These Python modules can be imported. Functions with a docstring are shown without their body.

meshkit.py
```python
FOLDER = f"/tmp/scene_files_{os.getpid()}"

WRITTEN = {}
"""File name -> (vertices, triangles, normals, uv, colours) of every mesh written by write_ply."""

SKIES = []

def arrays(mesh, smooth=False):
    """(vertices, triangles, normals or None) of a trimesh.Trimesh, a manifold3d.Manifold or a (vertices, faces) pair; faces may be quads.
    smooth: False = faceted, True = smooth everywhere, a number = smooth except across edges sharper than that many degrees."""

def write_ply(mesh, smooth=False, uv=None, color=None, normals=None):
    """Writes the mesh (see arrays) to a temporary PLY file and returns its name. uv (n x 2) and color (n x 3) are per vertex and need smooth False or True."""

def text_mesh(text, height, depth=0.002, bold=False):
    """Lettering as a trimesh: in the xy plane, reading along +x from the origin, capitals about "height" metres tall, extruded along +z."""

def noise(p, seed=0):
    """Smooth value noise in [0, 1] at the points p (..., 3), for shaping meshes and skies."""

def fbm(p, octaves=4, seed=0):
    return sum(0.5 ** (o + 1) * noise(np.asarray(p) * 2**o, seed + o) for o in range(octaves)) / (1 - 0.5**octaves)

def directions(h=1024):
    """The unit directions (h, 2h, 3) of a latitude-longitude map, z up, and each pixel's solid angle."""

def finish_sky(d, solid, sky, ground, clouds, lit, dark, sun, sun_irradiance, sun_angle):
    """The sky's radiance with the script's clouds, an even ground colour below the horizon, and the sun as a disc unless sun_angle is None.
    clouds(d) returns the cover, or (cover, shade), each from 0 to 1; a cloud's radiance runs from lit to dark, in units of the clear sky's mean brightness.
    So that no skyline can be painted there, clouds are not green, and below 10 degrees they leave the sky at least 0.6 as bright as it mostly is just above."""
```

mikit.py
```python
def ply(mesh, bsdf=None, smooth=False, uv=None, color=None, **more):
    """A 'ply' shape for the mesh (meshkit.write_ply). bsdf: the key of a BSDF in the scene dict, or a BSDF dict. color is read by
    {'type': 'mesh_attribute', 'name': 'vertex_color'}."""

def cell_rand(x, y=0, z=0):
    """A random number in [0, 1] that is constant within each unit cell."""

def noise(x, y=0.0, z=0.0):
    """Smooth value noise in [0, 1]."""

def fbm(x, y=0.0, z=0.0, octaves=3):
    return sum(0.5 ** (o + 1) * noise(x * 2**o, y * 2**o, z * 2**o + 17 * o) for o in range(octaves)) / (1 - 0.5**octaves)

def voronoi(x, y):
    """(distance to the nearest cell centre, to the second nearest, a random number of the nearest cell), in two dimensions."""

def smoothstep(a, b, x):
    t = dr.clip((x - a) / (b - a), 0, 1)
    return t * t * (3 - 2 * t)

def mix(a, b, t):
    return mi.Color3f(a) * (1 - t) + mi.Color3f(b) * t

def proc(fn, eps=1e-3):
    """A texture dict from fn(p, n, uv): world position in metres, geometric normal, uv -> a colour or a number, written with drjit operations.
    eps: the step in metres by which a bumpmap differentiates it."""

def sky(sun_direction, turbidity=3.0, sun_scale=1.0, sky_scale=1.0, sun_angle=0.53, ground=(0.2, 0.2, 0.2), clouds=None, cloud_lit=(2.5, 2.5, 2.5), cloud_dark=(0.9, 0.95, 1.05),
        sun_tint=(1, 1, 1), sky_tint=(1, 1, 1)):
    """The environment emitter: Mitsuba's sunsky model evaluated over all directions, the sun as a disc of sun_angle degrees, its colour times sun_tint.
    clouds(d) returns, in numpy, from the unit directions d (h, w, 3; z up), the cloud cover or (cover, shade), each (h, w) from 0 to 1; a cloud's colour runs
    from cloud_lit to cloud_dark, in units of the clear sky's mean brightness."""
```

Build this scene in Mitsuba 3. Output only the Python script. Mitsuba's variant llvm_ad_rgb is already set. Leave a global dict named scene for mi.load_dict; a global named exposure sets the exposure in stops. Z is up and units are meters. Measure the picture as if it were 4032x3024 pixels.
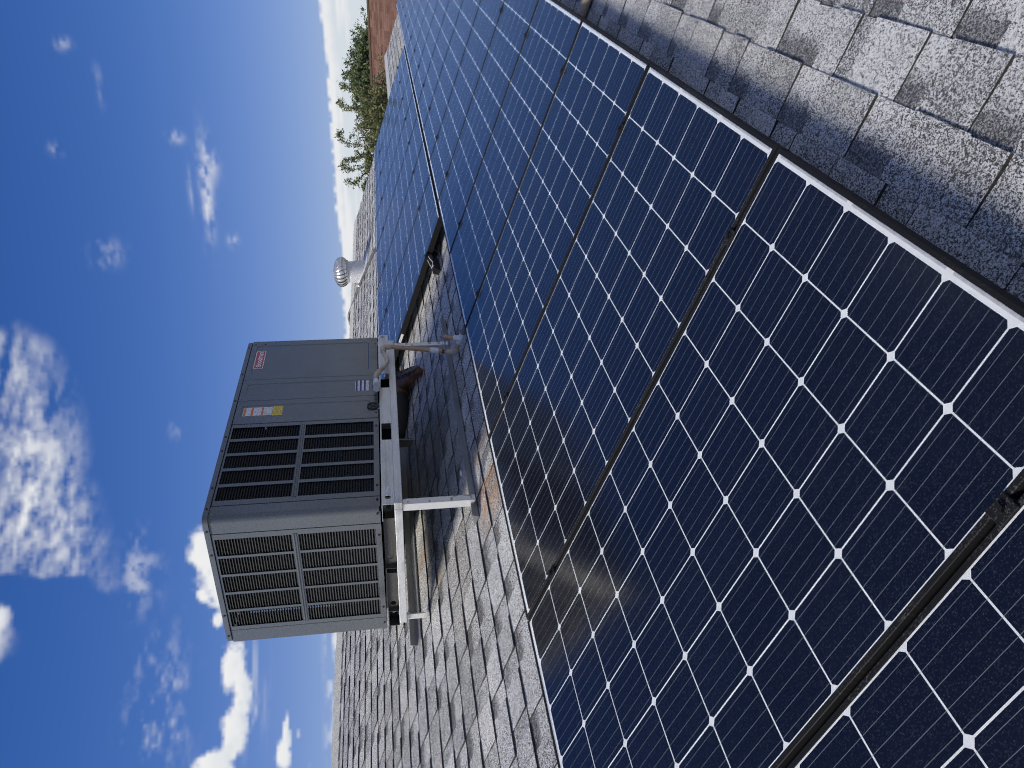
import math, random
import numpy as np, trimesh, drjit as dr, mitsuba as mi, mikit, meshkit
import manifold3d as m3
import shapely.geometry as sg
from shapely.geometry import Polygon, box as sbox
from mikit import proc, noise, fbm, cell_rand, smoothstep, mix, voronoi

T = mi.ScalarTransform4f
rng = np.random.default_rng(7)
random.seed(7)
scene, labels = {}, {}

# ------------------------------------------------------------------ camera, sky, exposure
CAM = np.array([-1.6886, -0.5042, 0.8988])
FWD = np.array([0.83119327, 0.53491466, -0.15160493])
RIGHT = np.array([0.53497073, -0.84372823, -0.04392029])     # the phone was held upright, so the picture lies on its side
DOWN = np.array([-0.15140697, -0.04459795, -0.98746491])
FOC = 3093.6
scene['camera'] = {'type': 'perspective', 'fov': 2 * math.degrees(math.atan(2016 / FOC)), 'fov_axis': 'x',
                   'to_world': T().look_at(origin=CAM.tolist(), target=(CAM + FWD).tolist(), up=RIGHT.tolist()),
                   'near_clip': 0.02, 'far_clip': 3000.0}
exposure = 1.3
SUN = np.array([-0.52, 0.42, 0.74])


def sstep(a, b, x):
    t = np.clip((x - a) / (b - a), 0, 1)
    return t * t * (3 - 2 * t)


def cloud_cover(d):
    az = np.degrees(np.arctan2(d[..., 1], d[..., 0]))
    el = np.degrees(np.arcsin(np.clip(d[..., 2], -1, 1)))

    def n(sx, sy, octv=5, seed=0, wx=0.0):
        return meshkit.fbm(np.stack([az / sx + 31.7 + wx, el / sy + 11.3, 0 * az + seed * 3.1], -1), octv, seed)

    wv = n(6, 6, 3, 40) - .5
    cover = np.zeros_like(az)
    shade = np.zeros_like(az)

    def add(c, s=0.0):
        nonlocal cover, shade
        w = np.clip(c, 0, 1)
        shade[...] = shade * (1 - w) + s * w
        cover[...] = 1 - (1 - cover) * (1 - w)

    # thin veil towards the horizon
    add(.60 * np.exp(-np.maximum(el, 0) / 5.0) + .045 * np.exp(-np.maximum(el, 0) / 14), .75)
    # high broken sheet
    low = np.interp(az, [24, 26, 27, 30, 33, 36, 40, 43, 45, 47, 50], [27, 24, 22.4, 21.0, 20.4, 19.6, 18.4, 17.2, 16.8, 18.5, 24])
    up = np.interp(az, [24, 27, 30, 43, 44.5, 46, 49], [23, 24.2, 30, 30, 21.5, 19.5, 18])
    body = sstep(-.7, 2.6, el - low + 4 * wv) * sstep(-.9, 1.2, up - el + 7 * wv + 5 * (n(1.6, .8, 4, 44) - .5)) * sstep(75, 40, el)
    eT = el - .20 * (az - 36)
    aT = az + .20 * (el - 21)

    def nt(sx, sy, octv, seed, wx=0.0):
        return meshkit.fbm(np.stack([aT / sx + 31.7 + wx, eT / sy + 11.3, 0 * az + seed * 3.1], -1), octv, seed)
    wx = 2.0 * (n(4, 1.8, 4, 41) - .5)
    tex = .40 * nt(2.4, .46, 6, 1, wx=wx) + .34 * nt(.75, .26, 5, 2, wx=2 * wx) + .26 * n(.42, .34, 3, 3)
    rip = n(3.2, 1.3, 4, 11, wx=wx)
    a = body * np.clip((tex - .36 + .55 * (rip - .5)) * 3.0, 0, 1) ** 1.2 * .62
    core = np.exp(-((az - 39.6) / 2.6) ** 2 - ((el - 23.0) / 1.3) ** 2) + .8 * np.exp(-((az - 41.0) / 2.4) ** 2 - ((el - 20.6) / .8) ** 2) + .5 * np.exp(-((az - 36.5) / 3.0) ** 2 - ((el - 23.6) / 1.4) ** 2)
    a = a + body * np.clip(core, 0, 1) * np.clip((tex - .36) * 2.6 + .06, 0, .85) * .9
    add(a, .15)
    # corner puffs at the very left of the sheet
    add(.9 * sstep(.50, .68, n(2, 1.1, 4, 9)) * np.exp(-((az - 46.5) / 2.5) ** 2 - ((el - 24.2) / .55) ** 2))
    # cumulus: (az, el, radius az, radius el, strength)
    bump = n(1.15, .95, 6, 3)
    bump2 = n(.45, .38, 4, 13)
    edge = (bump - .5) * 1.25 + (bump2 - .5) * .75
    for (ca, ce, ra, re, st) in [(43.2, 12.6, 1.5, 1.2, 1.3), (44.9, 11.9, 1.9, 1.25, 1.3), (46.4, 11.2, 1.5, .9, 1.1), (47.9, 12.0, .6, .5, .9), (49.6, 10.9, .8, .65, .8),
                                 (51.0, 11.0, 1.5, .75, 1.3), (52.8, 10.5, 1.7, .6, 1.15), (55.0, 10.9, 1.7, .8, 1.2), (57.4, 11.9, 1.5, 1.1, 1.3), (60, 11.5, 2.2, 1.2, 1.3),
                                 (56.6, 7.8, .9, .42, 1.35), (55.3, 7.7, 1.1, .22, 1.0), (58.2, 7.2, .8, .2, .8), (55.6, 6.9, .5, .1, .55), (57.2, 6.3, 1.0, .12, .6)]:
        r = ((az - ca) / ra) ** 2 + ((el - ce) / re) ** 2
        f = st * np.exp(-r * .75) + edge * 1.15 * (r < 7) * np.exp(-r * .10)
        c = sstep(.42, .88, f)
        core_s = np.clip(1.0 - (el - ce + re * .9) / (re * 1.5), 0, 1)
        add(c, .55 * core_s * sstep(.3, .7, bump))
    # streaky remains under the cumulus
    st = n(4.0, .35, 5, 4, wx=1.5 * wv)
    add(.75 * sstep(.50, .76, st + .05) * np.exp(-((az - 53) / 3.0) ** 2 - ((el - 10.1) / .8) ** 2))
    add(.55 * sstep(.47, .75, n(1.6, .7, 5, 5)) * np.exp(-((az - 53) / 3.6) ** 2 - ((el - 15.3) / 1.5) ** 2))
    add(.5 * sstep(.45, .70, n(1.2, .8, 5, 15)) * np.exp(-((az - 44.5) / 2.0) ** 2 - ((el - 16.8) / 1.0) ** 2))
    # wisps on the right
    for (ca, ce, ra, re, st_) in [(18.8, 11.6, 2.7, .32, .9), (16.8, 11.3, 1.2, .5, .7), (22.7, 17.9, .7, .75, .5), (15.2, 13.1, .35, .4, .6), (34.9, 14.5, .5, .35, .35),
                                  (22.0, 10.2, .4, .3, .5), (16.0, 20.0, .4, .3, .45), (9.6, 18.7, .35, .4, .5), (12, 17.1, 1.0, .2, .25), (18.6, 12.6, 1.2, .12, .3)]:
        add(st_ * sstep(.38, .66, n(.9, .34, 4, 6)) * np.exp(-((az - ca) / ra) ** 2 - ((el - ce) / re) ** 2))
    # bank along the horizon
    top = 3.35 + .30 * (n(1.3, 40, 4, 7) - .5) * 2 + .22 * (n(.45, 40, 3, 8) - .5) * 2 - .018 * np.clip(az - 12, 0, 18)
    bank = sstep(-.05, .10, top - el) * sstep(38, 33, az)
    rim = np.exp(-((top - el - .22) / .33) ** 2)
    streak = n(5, .22, 4, 10)
    add(.93 * bank, np.clip(.50 - .55 * rim - .45 * sstep(.5, .75, streak) * (el > 1.0), 0, 1) * .95)
    # broken low cloud on the left
    lc = n(1.5, .42, 5, 12)
    add(.93 * sstep(.47, .60, lc + .17 * np.exp(-((el - 3.4) / 1.1) ** 2)) * sstep(5.6, 4.2, el) * sstep(36, 42, az) * sstep(.2, .8, el + 1), .12)
    # the rest of the sky carries on with the same scattered cloud
    far = sstep(0, 14, np.abs(az - 32) - 34)
    gen = n(9, 4.5, 5, 20)
    add(.85 * far * sstep(.52, .66, gen) * sstep(1, 5, el) * sstep(80, 55, el), .2)
    return cover, shade


scene['sky'] = mikit.sky(SUN.tolist(), turbidity=2.6, sun_scale=1.28, sky_scale=1.0, sun_angle=18.0, ground=(0.20, 0.18, 0.16), clouds=cloud_cover,
                         cloud_lit=(5.4, 5.4, 5.4), cloud_dark=(3.0, 3.7, 4.3), sun_tint=(0.90, 1.0, 1.11), sky_tint=(0.21, 0.53, 1.08))

# ------------------------------------------------------------------ frames and helpers
PHI = math.radians(18.10)
CP, SP = math.cos(PHI), math.sin(PHI)
ROOF = np.array([[1, 0, 0, 0], [0, CP, -SP, 0], [0, SP, CP, 0], [0, 0, 0, 1.0]])     # roof frame (a along the eave, b uphill, n off the roof; n = 0 is the glass) to world
NR = -0.100                                                                          # the shingles' deck below the glass


def rp(a, b, n=0.0):
    return (ROOF @ np.array([a, b, n, 1.0]))[:3]


def rows(m):
    return T(np.asarray(m).tolist())


ROOF_T = rows(ROOF)
YAW = 0.0147
AC_M = np.array([[math.cos(YAW), -math.sin(YAW), 0, 1.059], [math.sin(YAW), math.cos(YAW), 0, 1.9], [0, 0, 1, 0], [0, 0, 0, 1.0]])
AC_T = rows(AC_M)


def numbered(key):
    if key not in scene and key not in labels:
        return key
    k = 1
    while f'{key}_{k:03d}' in scene or f'{key}_{k:03d}' in labels:
        k += 1
    return f'{key}_{k:03d}'


def thing(name, label, cat, group=None):
    key = numbered(name)
    labels[key] = {'label': label, 'category': cat}
    if group:
        labels[key]['group'] = group
    return key


def put(name, mesh, bsdf, parent=None, smooth=False, tw=None, uv=None, label=None, kind=None, **more):
    key = numbered(f'{parent}__{name}' if parent else name)
    d = mesh if isinstance(mesh, dict) else mikit.ply(mesh, bsdf, smooth=smooth, uv=uv)
    d = dict(d)
    if tw is not None:
        d['to_world'] = tw
    scene[key] = d
    if label or kind:
        labels[key] = {}
        if label:
            labels[key]['label'] = label
        if kind:
            labels[key]['kind'] = kind
    return key


def cat(*ms):
    ms = [m for g in ms for m in (g if isinstance(g, (list, tuple)) else [g])]
    return trimesh.util.concatenate(ms)


def bx(x0, x1, y0, y1, z0, z1):
    m = trimesh.creation.box(extents=(x1 - x0, y1 - y0, z1 - z0))
    m.apply_translation(((x0 + x1) / 2, (y0 + y1) / 2, (z0 + z1) / 2))
    return m


def rbx(x0, x1, y0, y1, z0, z1, r=0.004):
    """a box with chamfered edges"""
    pts = []
    for sx, x in ((1, x0), (-1, x1)):
        for sy, y in ((1, y0), (-1, y1)):
            for sz, z in ((1, z0), (-1, z1)):
                pts += [(x + sx * r, y + sy * r, z), (x + sx * r, y, z + sz * r), (x, y + sy * r, z + sz * r)]
    return trimesh.convex.convex_hull(np.array(pts))


def mani(m):
    mm = m.to_mesh()
    return trimesh.Trimesh(mm.vert_properties[:, :3], mm.tri_verts, process=False)


def tube(path, r, n=14, cap=True):
    p = np.asarray(path, float)
    rr = np.broadcast_to(np.asarray(r, float), (len(p),))
    t = np.gradient(p, axis=0)
    t /= np.linalg.norm(t, axis=1, keepdims=True)
    u = np.cross(t[0], [0.31, 0.2, 0.93])
    u /= np.linalg.norm(u)
    V = []
    for i in range(len(p)):
        u = u - t[i] * (u @ t[i])
        u /= np.linalg.norm(u)
        w = np.cross(t[i], u)
        ang = np.arange(n) / n * 2 * np.pi
        V.append(p[i] + rr[i] * (np.cos(ang)[:, None] * u + np.sin(ang)[:, None] * w))
    V = np.vstack(V)
    F = []
    for i in range(len(p) - 1):
        for j in range(n):
            a, b = i * n + j, i * n + (j + 1) % n
            F += [[a, b, b + n], [a, b + n, a + n]]
    if cap:
        V = np.vstack([V, p[0], p[-1]])
        c0, c1 = len(V) - 2, len(V) - 1
        for j in range(n):
            F.append([c0, (j + 1) % n, j])
            F.append([c1, (len(p) - 1) * n + j, (len(p) - 1) * n + (j + 1) % n])
    return trimesh.Trimesh(V, F, process=False)


def smooth_path(pts, k=8):
    p = np.asarray(pts, float)
    q = np.vstack([2 * p[0] - p[1], p, 2 * p[-1] - p[-2]])
    out = []
    for i in range(1, len(q) - 2):
        for s in np.arange(k) / k:
            out.append(.5 * ((2 * q[i]) + (-q[i - 1] + q[i + 1]) * s + (2 * q[i - 1] - 5 * q[i] + 4 * q[i + 1] - q[i + 2]) * s ** 2 + (-q[i - 1] + 3 * q[i] - 3 * q[i + 1] + q[i + 2]) * s ** 3))
    out.append(p[-1])
    return np.array(out)


def lathe(profile, n=48):
    return trimesh.creation.revolve(np.asarray(profile, float), sections=n)


def rot(m, axis, deg, at=(0, 0, 0)):
    m = m.copy()
    m.apply_transform(trimesh.transformations.rotation_matrix(math.radians(deg), axis, at))
    return m


def plate(poly, t, plane='xz'):
    """a polygon extruded by t; plane 'xz': it lies at y = 0 and grows to y = -t (outwards of a front face); 'yz': at x = 0, growing to x = -t"""
    m = trimesh.creation.extrude_polygon(poly, t, engine='earcut')
    v = m.vertices.copy()
    if plane == 'xz':
        m.vertices = np.stack([v[:, 0], -v[:, 2], v[:, 1]], 1)
    elif plane == 'yz':
        m.vertices = np.stack([-v[:, 2], v[:, 0], v[:, 1]], 1)
        m.invert()
    if m.volume < 0:
        m.invert()
    return m


def rrect(x0, x1, y0, y1, r, n=6):
    return sbox(x0 + r, y0 + r, x1 - r, y1 - r).buffer(r, quad_segs=n)


def chain(joints, bones, res=0.02, smooth=6):
    """limbs: hulls of spheres at joints joined into one smoothed surface"""
    parts = []
    for a, b in bones:
        (pa, ra), (pb, rb) = joints[a], joints[b]
        s1 = m3.Manifold.sphere(ra, 24).translate(tuple(pa))
        s2 = m3.Manifold.sphere(rb, 24).translate(tuple(pb))
        parts.append(m3.Manifold.batch_hull([s1, s2]))
    m = mani(m3.Manifold.batch_boolean(parts, m3.OpType.Add).refine_to_length(res))
    m.merge_vertices()
    trimesh.smoothing.filter_taubin(m, iterations=smooth)
    return m


# ------------------------------------------------------------------ materials
def principled(color, rough=.5, metal=0., spec=.5, bump=None, bscale=1.0, two=False, **kw):
    c = color if isinstance(color, dict) else {'type': 'rgb', 'value': list(color)}
    rr = rough if isinstance(rough, dict) else float(rough)
    d = {'type': 'principled', 'base_color': c, 'roughness': rr, 'metallic': metal, 'specular': spec, **kw}
    if bump is not None:
        d = {'type': 'bumpmap', 'arbitrary': bump, 'scale': bscale, 'bsdf': d}
    if two:
        d = {'type': 'twosided', 'bsdf': d}
    return d


def roof_ab(p):
    return p.x, p.y * CP + p.z * SP


def col_shingle(p, n, uv):
    a, b = roof_ab(p)
    g1 = cell_rand(a * 560, b * 560, 1)
    g2 = noise(a * 270, b * 270, 2)
    g = .50 * g1 + .50 * g2
    tone = uv.x
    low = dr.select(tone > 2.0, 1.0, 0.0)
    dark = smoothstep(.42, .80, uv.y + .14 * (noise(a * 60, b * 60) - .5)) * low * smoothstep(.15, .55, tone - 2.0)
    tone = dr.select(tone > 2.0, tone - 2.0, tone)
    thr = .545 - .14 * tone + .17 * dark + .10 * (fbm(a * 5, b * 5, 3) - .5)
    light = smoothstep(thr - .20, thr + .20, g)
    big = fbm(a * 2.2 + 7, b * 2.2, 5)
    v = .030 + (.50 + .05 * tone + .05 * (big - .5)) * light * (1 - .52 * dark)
    warm = smoothstep(.45, .75, fbm(a * 1.3, b * 3.1, 9)) * .10
    c = mi.Color3f(v * (.985 + .3 * warm), v * (1.0 + .1 * warm), v * (1.04 - .3 * warm))
    # rust washed down from the stand's lower rail, near its open end and beneath the upper one
    r = smoothstep(.50, .72, fbm(a * 9, b * 2.5, 12)) * smoothstep(.75, .95, a) * smoothstep(1.60, 1.25, a) * smoothstep(1.50, 1.66, b) * smoothstep(2.05, 1.92, b)
    r2 = smoothstep(.52, .70, fbm(a * 8 + 3, b * 2.5, 14)) * smoothstep(1.0, 1.1, a) * smoothstep(1.9, 1.6, a) * smoothstep(2.45, 2.6, b) * smoothstep(2.9, 2.8, b)
    r = dr.maximum(r, .7 * r2)
    c = c * (1 - .55 * r) + mi.Color3f(.30, .15, .06) * (.55 * r) * (.4 + light)
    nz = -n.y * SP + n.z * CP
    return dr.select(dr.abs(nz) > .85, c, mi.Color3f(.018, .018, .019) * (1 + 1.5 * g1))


def bmp_shingle(p, n, uv):
    a, b = roof_ab(p)
    return .0011 * cell_rand(a * 620, b * 620, 4) + .0008 * noise(a * 330, b * 330, 2)


scene['m_shingle'] = principled(proc(col_shingle), .62, spec=.6)

PC, PR, PW = 0.15986, 0.157, 0.9961       # cell pitch across and along, panel pitch
ROW2 = 3.768                              # left edge of the upper row
ROW2B = 1.638


def cell_uv(p):
    a, b = roof_ab(p)
    up = b > 1.61
    k = dr.select(up, dr.ceil((a - (ROW2 + 6 * PC + .0145)) / PW), dr.ceil((a - .0185) / PW))
    right = dr.select(up, ROW2 + .0145 + 6 * PC + k * PW, k * PW)
    u = (right - a) / PC
    return a, b, u, dr.select(up, (b - ROW2B) / PR, b / PR)


def dust(a, b, f=220., amount=.30):
    d1, d2, r = voronoi(a * f, b * f)
    s = smoothstep(.34, .12, d1) * smoothstep(1 - amount, 1.0, r)
    s2 = smoothstep(.62, .80, noise(a * 520, b * 430, 3)) * .35
    return (s + s2) * (.45 + .8 * fbm(a * 3, b * 3, 6))


def col_cell(p, n, uv):
    a, b, u, v = cell_uv(p)
    fu = u - dr.floor(u)
    q = fu * 5
    d = dr.abs(q - dr.floor(q) - .5) * (PC / 5)
    bus = smoothstep(.00070, .00035, d)
    fing = .5 + .5 * dr.cos(v * (6.2832 * 90))
    base = mi.Color3f(.0022, .0032, .0085) * (1 + .25 * (cell_rand(dr.floor(u) + 17 * dr.floor(a / PW), dr.floor(v), 3) - .5) + .25 * fing)
    dd = dust(a, b)
    film = .0018 * fbm(a * 4, b * 4, 8)
    c = base + mi.Color3f(.20, .20, .23) * (dd * .13) + mi.Color3f(film, film, film * 1.05)
    return c * (1 - bus) + mi.Color3f(.13, .15, .17) * bus


def col_back(p, n, uv):
    a, b, u, v = cell_uv(p)
    lowdirt = smoothstep(.006, -.018, b) * smoothstep(.3, .65, fbm(a * 60, b * 400, 2) + .1)
    fu = u - dr.floor(u)
    q = fu * 5
    d = dr.abs(q - dr.floor(q) - .5) * (PC / 5)
    bus = smoothstep(.0010, .0005, d) * dr.select((v > .02) & (v < 9.98), 1.0, 0.0)
    c = mi.Color3f(.70, .74, .78) * (1 - .10 * fbm(a * 20, b * 20, 4))
    c = c * (1 - .30 * lowdirt) + mi.Color3f(.62, .52, .42) * (.30 * lowdirt)
    return c * (1 - .55 * bus) + mi.Color3f(.38, .40, .42) * (.55 * bus)


GL_R = proc(lambda p, n, uv: .10 + .10 * fbm(p.x * 3, p.y * 3, 5))
scene['m_cell'] = principled(proc(col_cell), .16, spec=.5, clearcoat=.8, clearcoat_gloss=.9)
scene['m_backsheet'] = principled(proc(col_back), .20, spec=.5)
scene['m_ribbon'] = principled(proc(lambda p, n, uv: mi.Color3f(.50, .52, .55) * (.9 + .2 * noise(p.x * 90, p.y * 90))), .25, metal=.3)


def col_frame(p, n, uv):
    a, b = roof_ab(p)
    d = smoothstep(.62, .85, noise(a * 420, b * 420, 5)) * smoothstep(.35, .75, fbm(a * 7, b * 7, 2)) * dr.select(-n.y * SP + n.z * CP > .5, 1.0, .15)
    return mi.Color3f(.012, .0125, .015) + mi.Color3f(.09, .085, .08) * (d * .5)


scene['m_frame'] = principled(proc(col_frame), .55, spec=.12)
scene['m_black'] = principled((.012, .012, .013), .45)
scene['m_rubber'] = principled((.015, .015, .016), .6)
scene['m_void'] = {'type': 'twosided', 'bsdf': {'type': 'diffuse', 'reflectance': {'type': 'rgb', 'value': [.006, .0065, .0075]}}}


def col_paint(p, n, uv):
    v = fbm(p.x * 2.2, p.y * 2.2, p.z * 2.2)
    w = smoothstep(.56, .78, fbm(p.x * 7, p.y * 9, p.z * 3.0))
    low = smoothstep(1.06, .985, p.z + .05 * noise(p.x * 14, p.y * 14)) * smoothstep(.50, .72, fbm(p.x * 9 + 4, p.y * 9, p.z * 6))
    c = mi.Color3f(.092, .104, .120) * (.90 + .2 * v)
    return c * (1 - .12 * w) * (1 - .45 * low)


scene['m_paint'] = principled(proc(col_paint), proc(lambda p, n, uv: .20 + .14 * fbm(p.x * 5, p.y * 5, p.z * 5)), spec=.6, clearcoat=.5, clearcoat_gloss=.93)
scene['m_slat'] = principled((.040, .044, .050), .5, spec=.4)
scene['m_coil'] = principled(proc(lambda p, n, uv: mi.Color3f(.004, .0045, .005) * (.4 + 1.2 * fbm(p.x * 60, p.y * 60, p.z * 9))), .6, two=True)


def col_galv(p, n, uv):
    s = fbm(p.x * 3, p.y * 120, p.z * 160)
    k = fbm(p.x * 18, p.y * 18, p.z * 18)
    st = smoothstep(.55, .75, fbm(p.x * 2.2 + 5, p.y * 3, p.z * 30))
    return mi.Color3f(.56, .585, .61) * (.78 + .25 * s + .15 * k) * (1 - .18 * st)


scene['m_galv'] = principled(proc(col_galv), proc(lambda p, n, uv: .30 + .18 * fbm(p.x * 9, p.y * 9, p.z * 40)), metal=.85, two=True)


scene['m_galv_shaded'] = principled(proc(lambda p, n, uv: mi.Color3f(.060, .058, .056) * (.75 + .5 * fbm(p.x * 30, p.y * 6, p.z * 60))), .5, metal=.3, two=True)  # galvanised steel darkened: shade under the short side is put into its colour


def col_alu(p, n, uv):
    s = fbm(p.x * 2.5 + p.y * 2.5, p.z * 140, 3)
    sm = smoothstep(.50, .74, fbm(p.x * 5 + 2, p.y * 7, p.z * 15))
    weld = smoothstep(.05, .0, dr.abs(p.x - 1.06)) * smoothstep(.07, .0, dr.abs(p.y - 1.9)) * smoothstep(.85, .875, p.z)
    return mi.Color3f(.72, .73, .75) * (.86 + .2 * s) * (1 - .30 * sm) * (1 - .35 * weld)


scene['m_alu'] = principled(proc(col_alu), proc(lambda p, n, uv: .38 + .2 * fbm(p.x * 9, p.y * 9, p.z * 9)), metal=.62, two=True)


def col_leg(p, n, uv):
    mk = smoothstep(.56, .60, noise(p.x * 40, p.y * 60, p.z * 38)) * smoothstep(.45, .6, noise(p.z * 120, p.x * 26, 4)) * dr.select(n.y < -.5, 1.0, 0.0)
    return mi.Color3f(.74, .75, .77) * (.9 + .15 * fbm(p.x * 60, p.y * 60, p.z * 4)) * (1 - .5 * mk)


scene['m_leg'] = principled(proc(col_leg), .45, metal=.55, two=True)
scene['m_rail_steel'] = principled(proc(lambda p, n, uv: mi.Color3f(.25, .265, .285) * (.75 + .4 * fbm(p.x * 6, p.y * 60, p.z * 60)) * (1 - .25 * smoothstep(.5, .75, fbm(p.x * 4, p.y * 9, p.z * 9)))), .42, metal=.25, two=True)
scene['m_white_pvc'] = principled(proc(lambda p, n, uv: mi.Color3f(.72, .73, .74) * (1 - .25 * smoothstep(.45, .8, fbm(p.x * 40, p.y * 40, p.z * 40)))), .35)
scene['m_cream_pvc'] = principled(proc(lambda p, n, uv: mi.Color3f(.54, .46, .37) * (1 - .28 * smoothstep(.4, .8, fbm(p.x * 26, p.y * 26, p.z * 26)))), .4)
scene['m_tan_pvc'] = principled(proc(lambda p, n, uv: mi.Color3f(.46, .31, .19) * (1 - .35 * smoothstep(.45, .8, fbm(p.x * 150, p.y * 150, p.z * 9)))), .5)
scene['m_grey_pvc'] = principled((.16, .165, .175), .5)
scene['m_rust'] = principled((.10, .028, .012), .8)
scene['m_blue_primer'] = principled((.05, .13, .38), .5)
scene['m_red'] = principled((.42, .035, .055), .3)
scene['m_white'] = principled((.78, .78, .80), .35)
scene['m_yellow'] = principled(proc(lambda p, n, uv: mi.Color3f(.78, .58, .05) * (1 - .55 * smoothstep(.0, .2, dr.sin(p.z * 900)) * smoothstep(.3, .35, noise(p.x * 160, p.z * 286)))), .4)
scene['m_orange'] = principled((.62, .17, .06), .45)
scene['m_print'] = principled(proc(lambda p, n, uv: mi.Color3f(.74, .75, .79) * (1 - .50 * smoothstep(.0, .25, dr.sin(p.z * 1150)) * smoothstep(.28, .34, noise(p.x * 170, p.z * 366)))), .4)
scene['m_indigo'] = principled((.028, .024, .16), .4)
scene['m_emt'] = principled(proc(lambda p, n, uv: mi.Color3f(.13, .14, .155) * (.85 + .3 * fbm(p.x * 12, p.y * 12, p.z * 12))), .42, metal=.5)
scene['m_old_pipe'] = principled(proc(lambda p, n, uv: mix((.26, .245, .23), (.34, .27, .19), smoothstep(.45, .7, fbm(p.x * 30, p.y * 30, p.z * 30)))), .5)
scene['m_turbine'] = principled(proc(lambda p, n, uv: mi.Color3f(.74, .745, .76) * (.88 + .2 * fbm(p.x * 14, p.y * 14, p.z * 14))), .30, metal=.75, two=True)
scene['m_turbine_base'] = principled((.60, .61, .63), .45, metal=.35, two=True)
scene['m_flash'] = principled((.55, .56, .57), .5, metal=.3)
scene['m_cap'] = principled(proc(lambda p, n, uv: mi.Color3f(.40, .40, .395) * (.7 + .5 * noise(p.x * 120, p.y * 120, p.z * 120))), .95)
scene['m_asphalt'] = principled((.014, .014, .015), .9)
scene['m_leather'] = principled(proc(lambda p, n, uv: mi.Color3f(.15, .062, .026) * (.6 + .8 * fbm(p.x * 22, p.y * 22, p.z * 22))), .55,
                                bump=proc(lambda p, n, uv: .004 * fbm(p.x * 28, p.y * 28, p.z * 28), eps=.002))
scene['m_sole'] = principled(proc(lambda p, n, uv: mi.Color3f(.075, .060, .050) * (.4 + 1.1 * smoothstep(.35, .65, noise(p.x * 55, p.y * 55, p.z * 70)))), .8)
scene['m_trousers'] = principled(proc(lambda p, n, uv: mi.Color3f(.036, .034, .032) * (.75 + .5 * fbm(p.x * 16, p.y * 16, p.z * 16))), .85)
scene['m_shirt'] = principled((.09, .12, .16), .85)
scene['m_skin'] = principled((.36, .20, .13), .5)
scene['m_hair'] = principled((.02, .015, .012), .6)
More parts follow.
